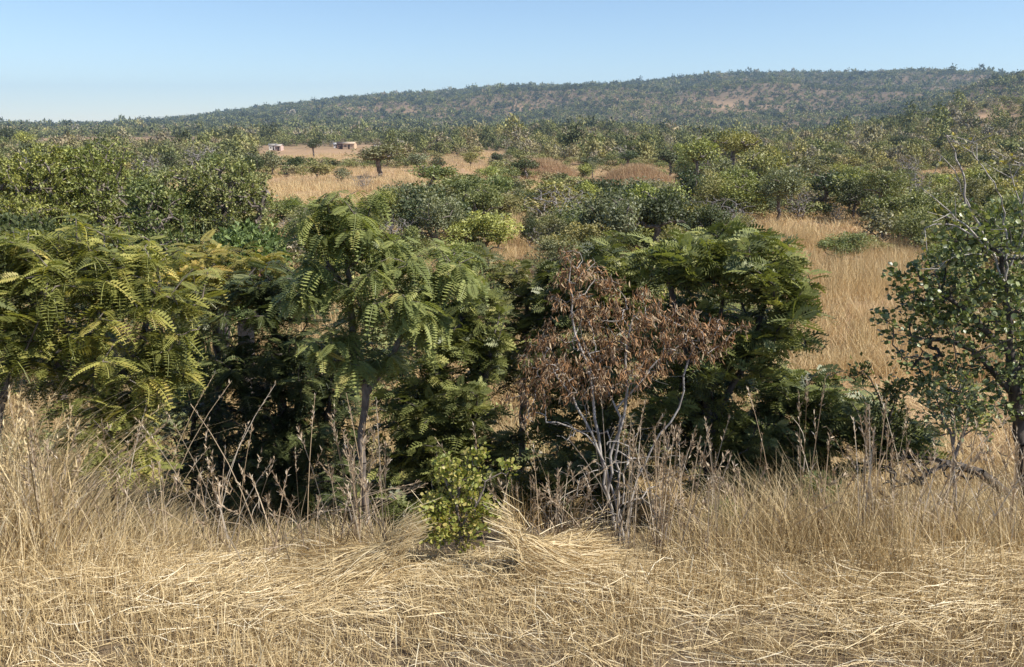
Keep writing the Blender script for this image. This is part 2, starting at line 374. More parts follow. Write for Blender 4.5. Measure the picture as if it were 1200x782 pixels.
# ------------------------------------------------------------------ instanced growth (uncountable)
def hidden_collection(name, objs):
    c = bpy.data.collections.new(name)
    for o in objs: c.objects.link(o)
    return c
def scatter(name, pts, rot, scl, tint, idx, protos, label, cat_):
    me = bpy.data.meshes.new(name); me.vertices.add(len(pts)); me.vertices.foreach_set('co', np.ascontiguousarray(pts, np.float32).ravel())
    def at_(n, t, v, key='value'):
        a = me.attributes.new(n, t, 'POINT'); a.data.foreach_set(key, np.ascontiguousarray(v).ravel())
    at_('rot', 'FLOAT_VECTOR', rot.astype(np.float32), 'vector'); at_('scl', 'FLOAT_VECTOR', scl.astype(np.float32), 'vector')
    at_('tint', 'FLOAT', tint.astype(np.float32)); at_('idx', 'INT', idx.astype(np.int32))
    o = link(name, me, kind='stuff', label=label, category=cat_)
    ng = bpy.data.node_groups.new(name, 'GeometryNodeTree')
    ng.interface.new_socket('Geometry', in_out='INPUT', socket_type='NodeSocketGeometry')
    ng.interface.new_socket('Geometry', in_out='OUTPUT', socket_type='NodeSocketGeometry')
    N = ng.nodes; L = ng.links; gi = N.new('NodeGroupInput'); go = N.new('NodeGroupOutput')
    ci = N.new('GeometryNodeCollectionInfo'); ci.inputs['Collection'].default_value = hidden_collection(name+'_kinds', protos)
    ci.inputs['Separate Children'].default_value = True; ci.inputs['Reset Children'].default_value = True
    ip = N.new('GeometryNodeInstanceOnPoints'); ip.inputs['Pick Instance'].default_value = True
    def na(n, t):
        k = N.new('GeometryNodeInputNamedAttribute'); k.data_type = t; k.inputs['Name'].default_value = n; return k.outputs[0]
    L.new(gi.outputs[0], ip.inputs['Points']); L.new(ci.outputs[0], ip.inputs['Instance'])
    L.new(na('idx', 'INT'), ip.inputs['Instance Index'])
    e2r = N.new('FunctionNodeEulerToRotation'); L.new(na('rot', 'FLOAT_VECTOR'), e2r.inputs[0]); L.new(e2r.outputs[0], ip.inputs['Rotation'])
    L.new(na('scl', 'FLOAT_VECTOR'), ip.inputs['Scale']); L.new(ip.outputs[0], go.inputs[0])
    md = o.modifiers.new('scatter', 'NODES'); md.node_group = ng
    return o
def clump(g, n, nlobes, leaf, mat, name, flat=.7, lift=.55, shell=.4, tmpl=None, top=None):
    """leafy mass about 1 unit wide: lobes of leaf-sized faces, gaps between"""
    c = ell(g, nlobes, (0, 0, lift), (.36, .36, .36*flat), .5); c[:, 2] = np.maximum(c[:, 2], .10)
    lr = g.uniform(.10, .22, nlobes); k = g.integers(0, nlobes, n)
    v = norm(g.normal(0, 1, (n, 3))); p = c[k]+v*(lr[k]*g.random(n)**shell)[:, None]*[1, 1, .8]
    d = norm(v*.8+g.normal(0, .6, (n, 3))+[0, 0, .15]); up = norm(v+[0, 0, .8]+g.normal(0, .5, (n, 3)))
    tv, tq = tmpl or SIMPLE
    lobec = g.uniform(.25, .75, nlobes)
    return mesh(name, *_vq(place(tv, tq, p, frames(d, up), g.uniform(.7, 1.4, n)*leaf, g, np.clip(lobec[k]+g.normal(0, .15, n), 0, 1))[0:3], mat=mat))
def _vq(t, mat): return t[0], t[1], mat, t[2]

def visible(x, y, hgt, slack=.004):
    """drop what the land itself hides (with some slack for a shifted view)"""
    az = np.arctan2(x, y); r = np.hypot(x, y); A = np.linspace(-.75, .75, 400); RR = np.geomspace(8, 6000, 500)
    G = ground(RR[None]*np.sin(A)[:, None], RR[None]*np.cos(A)[:, None]); E = np.maximum.accumulate((G-H)/RR[None], 1)
    i = np.clip(np.searchsorted(A, az), 0, 399); j = np.clip(np.searchsorted(RR, r*.97)-1, 0, 499)
    return (ground(x, y)+hgt-H)/r > E[i, j]-slack

def build_woodland():
    g = np.random.default_rng(21)
    lo = [bpy.data.objects.new('woodland_crown', clump(g, n, l, s, M['wood'], 'woodland_crown', f)) for n, l, s, f in
          [(46, 7, .22, .6), (46, 8, .22, .8), (46, 5, .24, .5), (260, 12, .10, .7), (280, 14, .095, .55), (240, 10, .10, .9), (160, 16, .08, .8)]]
    P = []; T = []; S = []; I = []
    for r0, r1, cell in [(150, 330, 3.4), (330, 520, 4.2), (520, 900, 5.0), (900, 1500, 5.8), (1500, 3350, 6.8)]:
        n = int(.5*1.36*(r1*r1-r0*r0)/cell**2); r = np.sqrt(g.uniform(r0*r0, r1*r1, n)); az = g.uniform(-.68, .68, n)
        x, y = r*np.sin(az), r*np.cos(az)
        dens = np.interp(r, [200, 700, 1300], [1.0, .95, .84])+1.5*fbm(x*.012+2, y*.012+8, 4)-openness(x, y)*1.2-patches(x, y)*.75
        k = (g.random(n) < dens) & visible(x, y, 6, .006) & ~((r < 1100) & blocks(x, y, np.interp(r, [150, 1000], [3.5, 6]), 2.5)); x, y, r = x[k], y[k], r[k]; n = len(x)
        P.append(np.stack([x, y, ground(x, y)-.3], 1))
        w = g.gamma(5, 1.1, n)*np.interp(r, [170, 400, 1500, 3000], [.55, .75, 1.05, 1.4]); h = w*g.uniform(.75, 1.35, n)
        S.append(np.stack([w, w*g.uniform(.8, 1.2, n), h], 1))
        t = np.clip(.42+1.1*fbm(x*.02, y*.02+40, 3)+g.normal(0, .22, n)+np.interp(r, [300, 900, 1500], [.04, -.02, -.16]), 0, 1); T.append(t)
        I.append(np.where(r > 600, g.integers(0, 3, n), np.where(g.random(n) < .12, 6, g.integers(3, 6, n))))
    P = np.concatenate(P); S = np.concatenate(S); T = np.concatenate(T); I = np.concatenate(I); n = len(P); print('woodland', n)
    rot = np.stack([g.normal(0, .12, n), g.normal(0, .12, n), g.uniform(0, 6.28, n)], 1)
    scatter('woodland', P, rot, S, T, I, lo, 'unbroken dry woodland of small grey green trees covering the hills', 'woodland')
# ------------------------------------------------------------------ near trees
FULL = 1.7
def build_plant(name, label, cat_, Yb, roots, blobs, ntips, leafkind, mat, bark, per=6, size=.18, col=None, seed=0, step=.10, r0=.0035, rmax=.07,
                stemname='trunk', crownname='crown', drop=.25, group=None, tipfrac=.35, nodes_back=3, twigsteps=None, sz_jit=.25, extra=None, wood=None, jit=.55, up=.25, full=None, rosette=0):
    g = np.random.default_rng(1000+seed); FULL = full or 1.7
    if leafkind in ('frond', 'pinnate') and ntips > 70: rosette = rosette or 7; FULL = full or .62
    rts = [[at(px, py, Yb+(dy[0] if dy else 0)) for px, py, *dy in poly] for poly in roots] if roots else []
    b0 = rts[0][0].copy(); gzz = gz(b0[0], b0[1])
    if b0[2] > gzz-.05:                                          # carry the foot of the stem down into the soil
        rts[0].insert(0, np.array([b0[0]+.02, b0[1], gzz-.08]))
    loc = np.array([b0[0], b0[1], gzz])
    bl = [blob(*b) for b in blobs]; vol = np.array([np.prod(r)**.66 for c, r in bl]); vol /= vol.sum()
    tips = []
    for (c, r), v in zip(bl, vol): tips.append(ell(g, max(3, int(ntips*FULL*v)), c, r, .45))
    tips = np.concatenate(tips); zz = ground(tips[:, 0], tips[:, 1]); tips[:, 2] = np.maximum(tips[:, 2], zz+.06+.1*g.random(len(tips)))
    A, par, rad, cnt, ends = grow(rts, tips, g, step=step, r0=r0, rmax=rmax, up=up)
    root = _thing(name, label, cat_, loc, group)
    V, Q = tubes(A, par, rad, 6)
    st = link(stemname, mesh(stemname, sub(V, loc), Q, M[bark], smooth=True), root)
    # leaves at and behind the tips
    idx = [ends]; cur = ends
    for k in range(nodes_back):
        cur = par[cur]; cur = np.where(cur < 0, 0, cur); idx.append(cur[(cnt[cur] < 4)])
    idx = np.concatenate(idx); idx = np.repeat(idx, max(1, int(round(per)))); n = len(idx)
    centre = (np.array([c for c, r in bl])*vol[:, None]).sum(0); centre[2] -= .3
    pos = A[idx]+g.normal(0, .012, (n, 3)); bd = norm(A[idx]-A[np.maximum(par[idx], 0)]+1e-6)
    o = norm(outward(g, A[idx], centre, 0, jit)+bd*.5+[0, 0, .15])
    parts = []
    if leafkind in ('frond', 'pinnate'):
        T = FR if leafkind == 'frond' else PIN
        if rosette:
            idx = np.repeat(ends, rosette); n = len(idx); bk = g.integers(0, 3, n)
            for q in range(2): idx = np.where(bk > q, np.maximum(par[idx], 0), idx)
            a = (np.arange(n) % rosette)*2*math.pi/rosette+np.repeat(g.uniform(0, 6.28, len(ends)), rosette)+g.normal(0, .25, n)
            ax = np.repeat(norm(A[ends]-A[np.maximum(par[ends], 0)]+1e-6), rosette, 0); el = g.normal(.12, .22 if leafkind == 'frond' else .45, n)
            o = np.stack([np.cos(a), np.sin(a), el], 1)+ax*.55; pos = A[idx]+g.normal(0, .008, (n, 3))
        d = o.copy(); d[:, 2] = d[:, 2]*.6+.22-drop*.55; d = norm(d); up = norm(np.tile([0, 0, 1.], (n, 1))+g.normal(0, .28 if leafkind == 'frond' else .5, (n, 3)))
        kk = g.integers(0, len(T), n); s = size*g.uniform(1-sz_jit, 1+sz_jit, n); rr = np.clip(g.normal(.42, .17, n)+(np.repeat(g.normal(0, .13, len(ends)), rosette) if rosette else 0), 0, 1)
        for q in range(len(T)):
            m = kk == q; parts.append(place(T[q][0], T[q][1], pos[m], frames(d[m], up[m]), s[m], g, rr[m], .07))
    elif leafkind == 'hang':
        keep = vnoise(pos[:, 0]*4.2+3, pos[:, 2]*4.2+9) > g.uniform(.2, .55, n); pos, o = pos[keep], o[keep]; n = len(pos)
        off = g.normal(0, .02, (n, 3)); d = norm(np.array([0, 0, -1.])+g.normal(0, .33, (n, 3))+o*.25)
        parts.append(place(*HANG, pos+off, frames(d, norm(g.normal(0, 1, (n, 3)))), size*g.uniform(.6, 1.35, n), g, None, .1))
    else:
        T = ROUND if leafkind == 'round' else SIMPLE
        off = o*g.uniform(.0, size*1.2, n)[:, None]; up = norm(g.normal(0, .7, (n, 3))+[0, 0, .9]+o*.3)
        parts.append(place(*T, pos+off+g.normal(0, size*.5, (n, 3)), frames(norm(o+g.normal(0, .5, (n, 3))), up), size*g.uniform(.65, 1.3, n), g, None, .1))
    if parts[0][1].shape[1] == 4:
        V, Q, r = cat(parts); cr = link(crownname, mesh(crownname, sub(V, loc), Q, mat if not isinstance(mat, str) else M[mat], r), root)
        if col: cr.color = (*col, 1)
    return root, A, ends, g, loc

def near_trees():
    bp = build_plant
    bp('feathery_tree', 'young left tree with bright yellow green fronds, its grey trunk rising from tall straw', 'tree', 5.9,
       [[(142, 628), (134, 570), (128, 520), (118, 470), (120, 420), (118, 370), (112, 320)], [(120, 430), (86, 400, -.1), (60, 360, -.2), (38, 310, -.2)],
        [(122, 480), (150, 430, .1), (175, 370, .1), (190, 330, .1)], [(128, 520), (160, 500), (180, 480)]],
       [(105, 345, 100, 70, 5.9, .6), (50, 320, 70, 60, 5.8, .5), (165, 325, 75, 45, 6.0, .5), (125, 425, 75, 60, 5.8, .45), (25, 400, 40, 50, 5.7, .3),
        (90, 285, 80, 30, 6.2, .5), (150, 525, 45, 50, 5.7, .25), (185, 385, 45, 55, 5.9, .3), (115, 490, 45, 40, 5.75, .3), (65, 430, 50, 35, 5.8, .3), (200, 440, 30, 40, 6, .25)],
       430, 'frond', 'feather', 'bark_mid', per=1, size=.17, full=.85, col=(1.2, 1.15, .95), seed=1, rmax=.034, nodes_back=3, drop=.7, sz_jit=.4)
    bp('feathery_tree', 'feathery tree cut by the left picture edge with a dark trunk and hanging fronds', 'tree', 5.4,
       [[(-10, 640), (-6, 520), (6, 450), (2, 400), (-25, 340)], [(6, 450), (30, 410), (50, 370)]],
       [(-40, 350, 70, 70, 5.4, .5), (10, 330, 50, 50, 5.5, .4), (0, 420, 40, 30, 5.4, .3)], 130, 'frond', 'feather', 'bark_dark', per=1, size=.2, col=(1, 1, .85), seed=2, rmax=.05, drop=.5)
    bp('feathery_tree', 'slender forked young tree left of centre with pale green drooping fronds', 'tree', 6.3,
       [[(434, 645), (426, 560), (423, 500), (429, 462), (416, 420), (412, 360), (408, 300), (404, 250), (400, 225)], [(429, 462), (452, 432), (468, 400), (492, 350), (520, 320)],
        [(412, 350), (385, 310), (365, 270)], [(410, 320), (440, 290), (470, 280)]],
       [(398, 238, 52, 22, 6.3, .4), (372, 262, 26, 30, 6.3, .3), (415, 270, 40, 26, 6.2, .4), (465, 300, 52, 30, 6.2, .45), (535, 318, 48, 26, 6.3, .35), (375, 320, 36, 45, 6.2, .4), (460, 350, 55, 30, 6.1, .4), (500, 375, 34, 26, 6.1, .3),
        (440, 418, 40, 20, 6.2, .3), (395, 400, 30, 30, 6.2, .3)],
       250, 'frond', 'feather', 'bark_mid', per=1, size=.175, full=.95, col=(1.05, 1.1, 1.1), seed=3, rmax=.03, r0=.0026, drop=1.25, sz_jit=.4)
    bp('feathery_shrub', 'yellowish flat topped feathery shrub between the two young fern leaved trees', 'shrub', 8.2,
       [[(260, 560), (255, 430), (250, 330)]], [(255, 312, 85, 24, 8.2, .6), (215, 345, 50, 35, 8.0, .5), (305, 330, 45, 30, 8.2, .5)],
       150, 'frond', 'feather', 'bark_dark', per=1, size=.22, col=(1.25, 1.05, .9), seed=4, stemname='stem', crownname='foliage')
    bp('dark_tree', 'thin dark sparse tree showing brown grass through its branches right of the left trunk', 'tree', 7.4,
       [[(225, 620), (228, 520), (222, 440), (232, 380), (226, 320)], [(222, 450), (205, 400), (196, 350)], [(224, 500), (250, 460), (262, 420)]],
       [(225, 360, 45, 60, 7.4, .5), (220, 470, 40, 70, 7.3, .4), (205, 550, 35, 50, 7.2, .3), (250, 530, 30, 60, 7.3, .3)],
       150, 'frond', 'glossy', 'bark_dark', per=1, size=.16, seed=5, r0=.003, rmax=.03)
    bp('dark_shrub', 'large dark green feathery shrub massed behind the slender forked tree', 'shrub', 7.5,
       [[(345, 640), (340, 560), (330, 470), (335, 390)], [(340, 580), (380, 500), (390, 420)], [(338, 600), (300, 520), (280, 440)]],
       [(330, 400, 75, 70, 7.5, .7), (290, 470, 60, 80, 7.4, .6), (375, 470, 60, 90, 7.6, .7), (330, 560, 95, 55, 7.3, .6), (320, 340, 45, 40, 7.6, .5)],
       620, 'frond', 'glossy', 'bark_dark', per=1, size=.17, full=.95, col=(.8, .85, .8), seed=6, stemname='stem', crownname='foliage', drop=.6)
    bp('leafy_shrub', 'broad dense shrub right of the slender forked tree, sunny only on top', 'shrub', 7.9,
       [[(525, 640), (520, 560), (515, 470), (520, 390)], [(520, 560), (560, 480), (575, 410)], [(520, 580), (480, 500), (470, 440)]],
       [(520, 430, 75, 75, 7.9, .7), (555, 380, 50, 50, 8.1, .6), (490, 500, 65, 75, 7.7, .6), (550, 530, 60, 70, 7.9, .6), (470, 580, 50, 40, 7.5, .5), (540, 345, 45, 30, 8.2, .4)],
       560, 'pinnate', 'glossy', 'bark_dark', per=1, size=.15, full=1.0, col=(1.45, 1.4, 1.1), seed=7, stemname='stem', crownname='foliage')
    bp('pale_shrub', 'loose olive shrub between the slender forked tree and the brown leaved tree', 'shrub', 9.2,
       [[(610, 610), (612, 500), (615, 400), (620, 340)]], [(615, 350, 50, 45, 9.2, .7), (590, 420, 40, 50, 9, .6), (640, 400, 40, 50, 9.2, .6), (575, 315, 40, 28, 9.6, .5)],
       240, 'pinnate', 'feather', 'bark_mid', per=1, size=.17, col=(.75, .72, .8), seed=8, stemname='stem', crownname='foliage')
    # brown tree
    t, A, ends, g, loc = bp('withered_tree', 'leaning many stemmed tree with pale bare limbs and brown withered hanging leaves', 'withered tree', 6.0,
       [[(724, 668), (727, 610), (723, 540), (724, 478), (705, 450), (690, 415), (680, 380)], [(724, 478), (746, 452), (768, 425), (800, 405)],
        [(735, 655), (722, 590), (700, 525), (678, 478), (652, 440), (640, 420)], [(724, 640), (712, 580), (698, 510), (690, 430), (674, 390), (668, 330), (672, 300)],
        [(733, 640), (748, 560), (772, 510), (797, 478), (802, 440), (815, 405)], [(712, 580), (720, 520), (735, 470), (733, 420), (742, 370)],
        [(700, 520), (670, 500), (640, 495)], [(748, 560), (760, 540), (790, 520)], [(726, 640), (745, 600), (770, 560)], [(722, 655), (700, 600), (672, 560), (650, 548)], [(720, 620), (738, 570), (735, 520), (748, 490)]],
       [(690, 415, 85, 60, 6.0, .45), (674, 308, 34, 24, 6.1, .2), (785, 395, 55, 42, 6, .35), (645, 435, 45, 40, 6, .3), (735, 372, 60, 38, 6.1, .4), (730, 440, 60, 22, 5.9, .35),
        (675, 350, 38, 40, 6, .25), (835, 390, 36, 34, 6, .25), (615, 470, 30, 30, 6, .25), (712, 330, 22, 20, 6.1, .2)],
       560, 'hang', 'dead', 'bark_pale', per=7, full=.95, size=.047, seed=9, r0=.001, rmax=.017, nodes_back=2)
    tips = np.concatenate([ell(g, 46, *blob(735, 560, 75, 80, 5.95, .3)), ell(g, 22, *blob(690, 500, 60, 50, 5.95, .3))]); rt = [[A[0], A[0]+[0, 0, .2], at(728, 600, 5.95), at(735, 520, 5.95)]]
    A2, par2, rad2, c2, e2 = grow(rt, tips, g, r0=.0016, rmax=.006, wob=.09, step=.07); V, Q = tubes(A2, par2, rad2, 5)
    link('bare_twigs', mesh('bare_twigs', sub(V, loc), Q, M['bark_pale'], smooth=True), t)
    t, A, ends, g, loc = bp('pinnate_tree', 'dark glossy tree with long leaflets reaching over the tawny grass right of the brown tree', 'tree', 7.2,
       [[(835, 640), (832, 560), (830, 480), (838, 400), (850, 340)], [(831, 500), (865, 440), (895, 390), (925, 360)], [(832, 480), (800, 400), (785, 330), (783, 282)],
        [(835, 450), (880, 400), (900, 330)]],
       [(860, 310, 80, 45, 7.2, .6), (800, 305, 60, 38, 7.4, .6), (905, 385, 50, 50, 7.0, .5), (830, 400, 80, 70, 7.4, .7), (915, 330, 35, 30, 7.1, .35), (800, 480, 70, 60, 7.5, .6)],
       560, 'pinnate', 'glossy', 'bark_dark', per=1, size=.165, full=.8, col=(1.6, 1.55, 1.2), seed=10, drop=0)
    bp('pinnate_shrub', 'mid green leafy shrub rising behind the top of the brown withered tree', 'shrub', 8.8,
       [[(715, 620), (712, 480), (708, 380), (710, 300)]], [(710, 315, 65, 40, 8.8, .6), (650, 350, 45, 45, 8.8, .5), (750, 360, 50, 50, 8.8, .5), (690, 430, 80, 60, 8.4, .6), (680, 540, 90, 80, 7.8, .6)],
       520, 'pinnate', 'glossy', 'bark_dark', per=1, size=.17, full=.9, col=(1.35, 1.3, 1.1), seed=11, stemname='stem', crownname='foliage')
    bp('dark_shrub', 'low dark spreading shrub below the glossy tree, its right end over the fallen limb', 'shrub', 7.4,
       [[(900, 640), (905, 560), (915, 490), (925, 440)], [(905, 560), (960, 510), (1000, 480)], [(905, 570), (860, 530), (840, 500)]],
       [(905, 490, 80, 50, 7.4, .6), (985, 490, 60, 45, 7.3, .45), (1040, 512, 50, 30, 7.2, .35), (850, 540, 80, 55, 7.3, .6), (930, 545, 80, 32, 7.2, .5), (930, 450, 50, 25, 7.5, .4), (1055, 520, 50, 18, 7.2, .3)],
       560, 'pinnate', 'glossy', 'bark_dark', per=1, size=.14, full=.95, col=(1.3, 1.3, 1.1), seed=12, stemname='stem', crownname='foliage')
    t, A, ends, g, loc = bp('round_leaved_tree', 'tree with small round dark leaves filling the right edge, bare twigs above', 'tree', 6.2,
       [[(1215, 640), (1200, 560), (1192, 480), (1186, 420), (1180, 350), (1172, 300)], [(1190, 470), (1150, 420), (1110, 400), (1075, 395)], [(1186, 420), (1140, 370), (1100, 345)],
        [(1190, 440), (1215, 380), (1225, 320)]],
       [(1150, 375, 80, 65, 6.2, .6), (1110, 335, 55, 40, 6.3, .4), (1205, 330, 70, 80, 6.2, .6), (1175, 270, 50, 35, 6.2, .35), (1130, 290, 35, 22, 6.2, .25), (1095, 420, 45, 42, 6.2, .35), (1175, 450, 60, 35, 6.1, .4), (1070, 375, 36, 34, 6.2, .25), (1080, 330, 30, 16, 6.2, .2), (1240, 420, 60, 80, 6.3, .6)],
       640, 'round', 'round', 'bark_dark', per=4, full=1.5, size=.036, col=(1.35, 1.4, 1.1), seed=13, r0=.0018, rmax=.05, nodes_back=3)
    # bare twigs with a few yellow leaves on top
    P = lambda *q: [at(px, py, 6.15+(d[0] if d else 0))-loc for px, py, *d in q]
    tw = [P((1176, 330), (1160, 290), (1132, 235), (1118, 200), (1104, 183), (1090, 176)), P((1132, 240), (1130, 215), (1118, 178), (1108, 160), (1142, 168)), P((1166, 300), (1128, 262), (1100, 238), (1078, 218)),
          P((1185, 310), (1198, 270), (1194, 235), (1184, 200), (1186, 188)), P((1160, 300), (1120, 300), (1090, 320)), P((1178, 330), (1178, 262), (1165, 215), (1140, 180), (1142, 158)),
          P((1150, 280), (1110, 262), (1084, 266), (1080, 275)), P((1196, 240), (1203, 205), (1196, 190))]
    Vs = []; Ps = []; Rs = []; pp = []; n = 0; tipsw = []
    for poly in tw:
        q = smooth_poly(poly, .06); q += g.normal(0, .006, q.shape); k = len(q)
        Vs.append(q); Ps.append(np.concatenate([[-1], np.arange(k-1)])+np.where(np.arange(k) > 0, n, 0)); Rs.append(np.linspace(.009, .0025, k)); n += k; tipsw.append(q[k//2:])
        for s in range(3):
            j = g.integers(k//3, k-1); d = norm(q[min(j+1, k-1)]-q[j]+g.normal(0, .05, 3)); e = np.array([q[j]+d*u+np.array([0, 0, .3*u*u]) for u in np.linspace(0, g.uniform(.1, .28), 4)])
            Vs.append(e); Ps.append(np.concatenate([[-1], np.arange(3)+n])); Rs.append(np.linspace(.004, .002, 4)); n += 4; tipsw.append(e[2:])
    V, Q = tubes(np.concatenate(Vs), np.concatenate(Ps), np.concatenate(Rs), 5)
    link('bare_twigs', mesh('bare_twigs', V, Q, M['bark_pale'], smooth=True), t, label='bare pale twigs')
    tp = np.concatenate(tipsw); tp = tp[g.integers(0, len(tp), 190)]; n = len(tp)
    V, Q, r = place(*ROUND, tp+g.normal(0, .025, (n, 3)), frames(norm(g.normal(0, 1, (n, 3))), norm(g.normal(0, 1, (n, 3)))), g.uniform(.02, .042, n), g)
    link('sparse_foliage', mesh('sparse_foliage', V, Q, leaf_mat('fading_leaf', [(.10, .12, .04), (.22, .20, .08), (.34, .32, .2), (.45, .35, .04)], .3, .5, .4), r), t, label='yellow and pale leaves')
    # small near plants
    bp('lime_shrub', 'small bright yellow green shrub between the two bent straw heaps', 'shrub', 4.75,
       [[(537, 662), (537, 610), (538, 570), (540, 545)], [(537, 620), (560, 590), (570, 565)], [(537, 620), (512, 590), (505, 560)], [(537, 600), (522, 560), (520, 540)]],
       [(533, 610, 40, 40, 4.75, .18), (542, 562, 26, 28, 4.75, .13), (508, 605, 20, 26, 4.7, .1), (590, 552, 12, 8, 4.8, .05), (568, 600, 18, 26, 4.75, .1), (560, 540, 12, 14, 4.75, .06), (520, 555, 14, 14, 4.75, .06)],
       200, 'round', 'lime', 'bark_mid', per=3, size=.026, seed=14, r0=.0014, rmax=.009, stemname='stem', crownname='foliage', step=.05)
    bp('sapling', 'thin upright sapling with sparse pale leaves in front of the tawny clearing at right', 'sapling', 6.0,
       [[(1121, 600), (1118, 540), (1116, 490), (1113, 450)], [(1118, 530), (1135, 490), (1145, 475)], [(1117, 520), (1100, 480), (1095, 460)]],
       [(1115, 475, 34, 35, 6.0, .2), (1130, 490, 25, 22, 6.0, .15)], 80, 'simple', 'feather', 'twig_grey', per=3, size=.05, col=(1.3, 1.4, 2.2), seed=15, r0=.0018, rmax=.013, stemname='stem', crownname='foliage')
    bp('leafy_weed', 'small light green weed under the low dark shrub, half sunk in dry grass', 'weed', 6.0,
       [[(960, 640), (957, 600), (955, 570)]], [(957, 585, 22, 22, 6.0, .15)], 60, 'simple', 'weed', 'bark_mid', per=3, size=.045, seed=16, r0=.001, rmax=.006, stemname='stem', crownname='foliage')
    bp('leafy_weed', 'small grey green weed behind the dry stalks right of the brown tree stems', 'weed', 5.9,
       [[(855, 650), (855, 620), (853, 600)]], [(853, 612, 22, 16, 5.9, .14)], 50, 'pinnate', 'feather', 'bark_mid', per=1, size=.08, col=(.9, 1.1, 1.2), seed=17, r0=.001, rmax=.006, stemname='stem', crownname='foliage')
    bp('leafy_sprig', 'dark leafy sprig standing alone against the tawny grass left of the round leaved tree', 'sprig', 6.9,
       [[(1045, 600), (1040, 520), (1030, 465), (1012, 435)], [(1040, 500), (1048, 470), (1046, 455)]], [(1010, 437, 14, 8, 6.9, .1), (1040, 470, 16, 12, 6.9, .1), (1047, 462, 10, 12, 6.9, .1), (1050, 500, 25, 16, 6.9, .15)],
       50, 'simple', 'glossy', 'bark_dark', per=3, size=.05, seed=18, r0=.0015, rmax=.01, stemname='stem', crownname='foliage')
    # fallen limb
    g = np.random.default_rng(77); Yb = 6.6; base = at(1210, 600, Yb); base[2] = gz(base[0], base[1])
    rts = [[at(*q)-base for q in [(1225, 612, 6.5), (1190, 590, 6.6), (1150, 556, 6.7), (1110, 541, 6.8), (1060, 536, 6.9), (1000, 546, 7.0)]],
           [at(*q)-base for q in [(1110, 541, 6.8), (1080, 560, 6.6), (1050, 572, 6.5)]], [at(*q)-base for q in [(1165, 562, 6.7), (1140, 585, 6.5), (1100, 590, 6.4)]], [at(*q)-base for q in [(1080, 538, 6.8), (1040, 520, 7), (1010, 515, 7.1)]]]
    tips = ell(g, 60, at(1080, 552, 6.7)-base, (.55, .35, .16), .5)
    A, par, rad, cnt, ends = grow(rts, tips, g, r0=.006, rmax=.045)
    V, Q = tubes(A, par, np.minimum(rad, .012+.045*sst((A[:, 0]+1.2)/1.2)), 6)
    link('fallen_limb', mesh('fallen_limb', V, Q, M['bark_dark'], smooth=True), label='dark bent limb lying low over dry grass at the right edge', category='fallen branch').location = Vector(base)
    # red-brown seed spikes
    for px, py, Y, lab in [(206, 346, 7.9, 'purplish seed spike left of the dark sparse tree top'), (305, 330, 8.0, 'russet seed spike standing above the large dark feathery shrub'),
                           (330, 335, 8.0, None)]:
        if lab is None: continue
        c = at(px, py, Y); b = c.copy(); b[2] = gz(b[0], b[1]); t = _thing('seed_spike', lab, 'seed spike', b)
        A = smooth_poly([np.array([0, 0, -.05]), np.array([.05, 0, (c[2]-b[2])*.5]), c-b+[0, 0, .12]], .1); k = len(A)
        V, Q = tubes(A, np.arange(-1, k-1), np.linspace(.009, .003, k)); link('stem', mesh('stem', V, Q, M['bark_mid']), t)
        p = ell(g, 160, c-b, (.045, .045, .13), .6); V, Q, r = place(*ROUND, p, frames(norm(g.normal(0, 1, (160, 3)))), g.uniform(.02, .035, 160), g)
        link('seed_head', mesh('seed_head', V, Q, M['pod'], r), t)
    # mid-left broadleaf trees
    kw = dict(step=.3, r0=.009, rmax=.13, nodes_back=3)
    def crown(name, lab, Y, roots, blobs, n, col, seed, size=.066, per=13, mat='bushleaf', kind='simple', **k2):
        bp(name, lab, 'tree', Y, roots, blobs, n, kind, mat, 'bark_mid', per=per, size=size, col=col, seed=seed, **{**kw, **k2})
    crown('broadleaf_tree', 'tallest leafy tree of the left thicket, its dome against the far field', 18,
          [[(118, 430), (116, 340), (112, 270), (110, 210)], [(116, 330), (80, 270), (70, 220)], [(116, 330), (150, 280), (165, 230)]],
          [(112, 192, 34, 26, 18, 1.0), (85, 225, 48, 38, 17.5, 1.3), (140, 235, 45, 42, 17.8, 1.3), (105, 275, 55, 50, 17, 1.3), (160, 300, 35, 50, 16.8, 1)],
          430, (.27, .295, .10), 30)
    crown('broadleaf_tree', 'yellower leafy tree at the far left of the left thicket, left of the domed tree', 17.0,
          [[(48, 440), (46, 340), (45, 250)], [(46, 330), (20, 270), (14, 230)]], [(55, 208, 38, 28, 17, 1), (20, 240, 40, 42, 16.5, 1.1), (45, 280, 48, 45, 16, 1.1), (72, 190, 15, 14, 17.5, .5)], 330, (.31, .32, .10), 31)
    crown('broadleaf_tree', 'wide speckled leafy tree at the right end of the left thicket', 16.5,
          [[(262, 430), (262, 350), (265, 270), (268, 220)], [(262, 330), (300, 270), (310, 230)], [(262, 330), (225, 280), (215, 230)]],
          [(268, 215, 42, 25, 16.5, 1), (225, 240, 38, 42, 16.3, 1.1), (290, 245, 32, 42, 16.5, 1.1), (250, 290, 55, 45, 16, 1.1), (300, 300, 28, 38, 16, .8)], 420, (.27, .285, .12), 32)
    crown('broadleaf_tree', 'smaller green tree wedged between the domed tree and the wide speckled tree', 15.5,
          [[(205, 430), (200, 350), (190, 270)]], [(190, 262, 36, 42, 15.5, 1), (175, 235, 25, 24, 16, .8), (200, 315, 42, 40, 15, .9)], 240, (.20, .235, .09), 33)
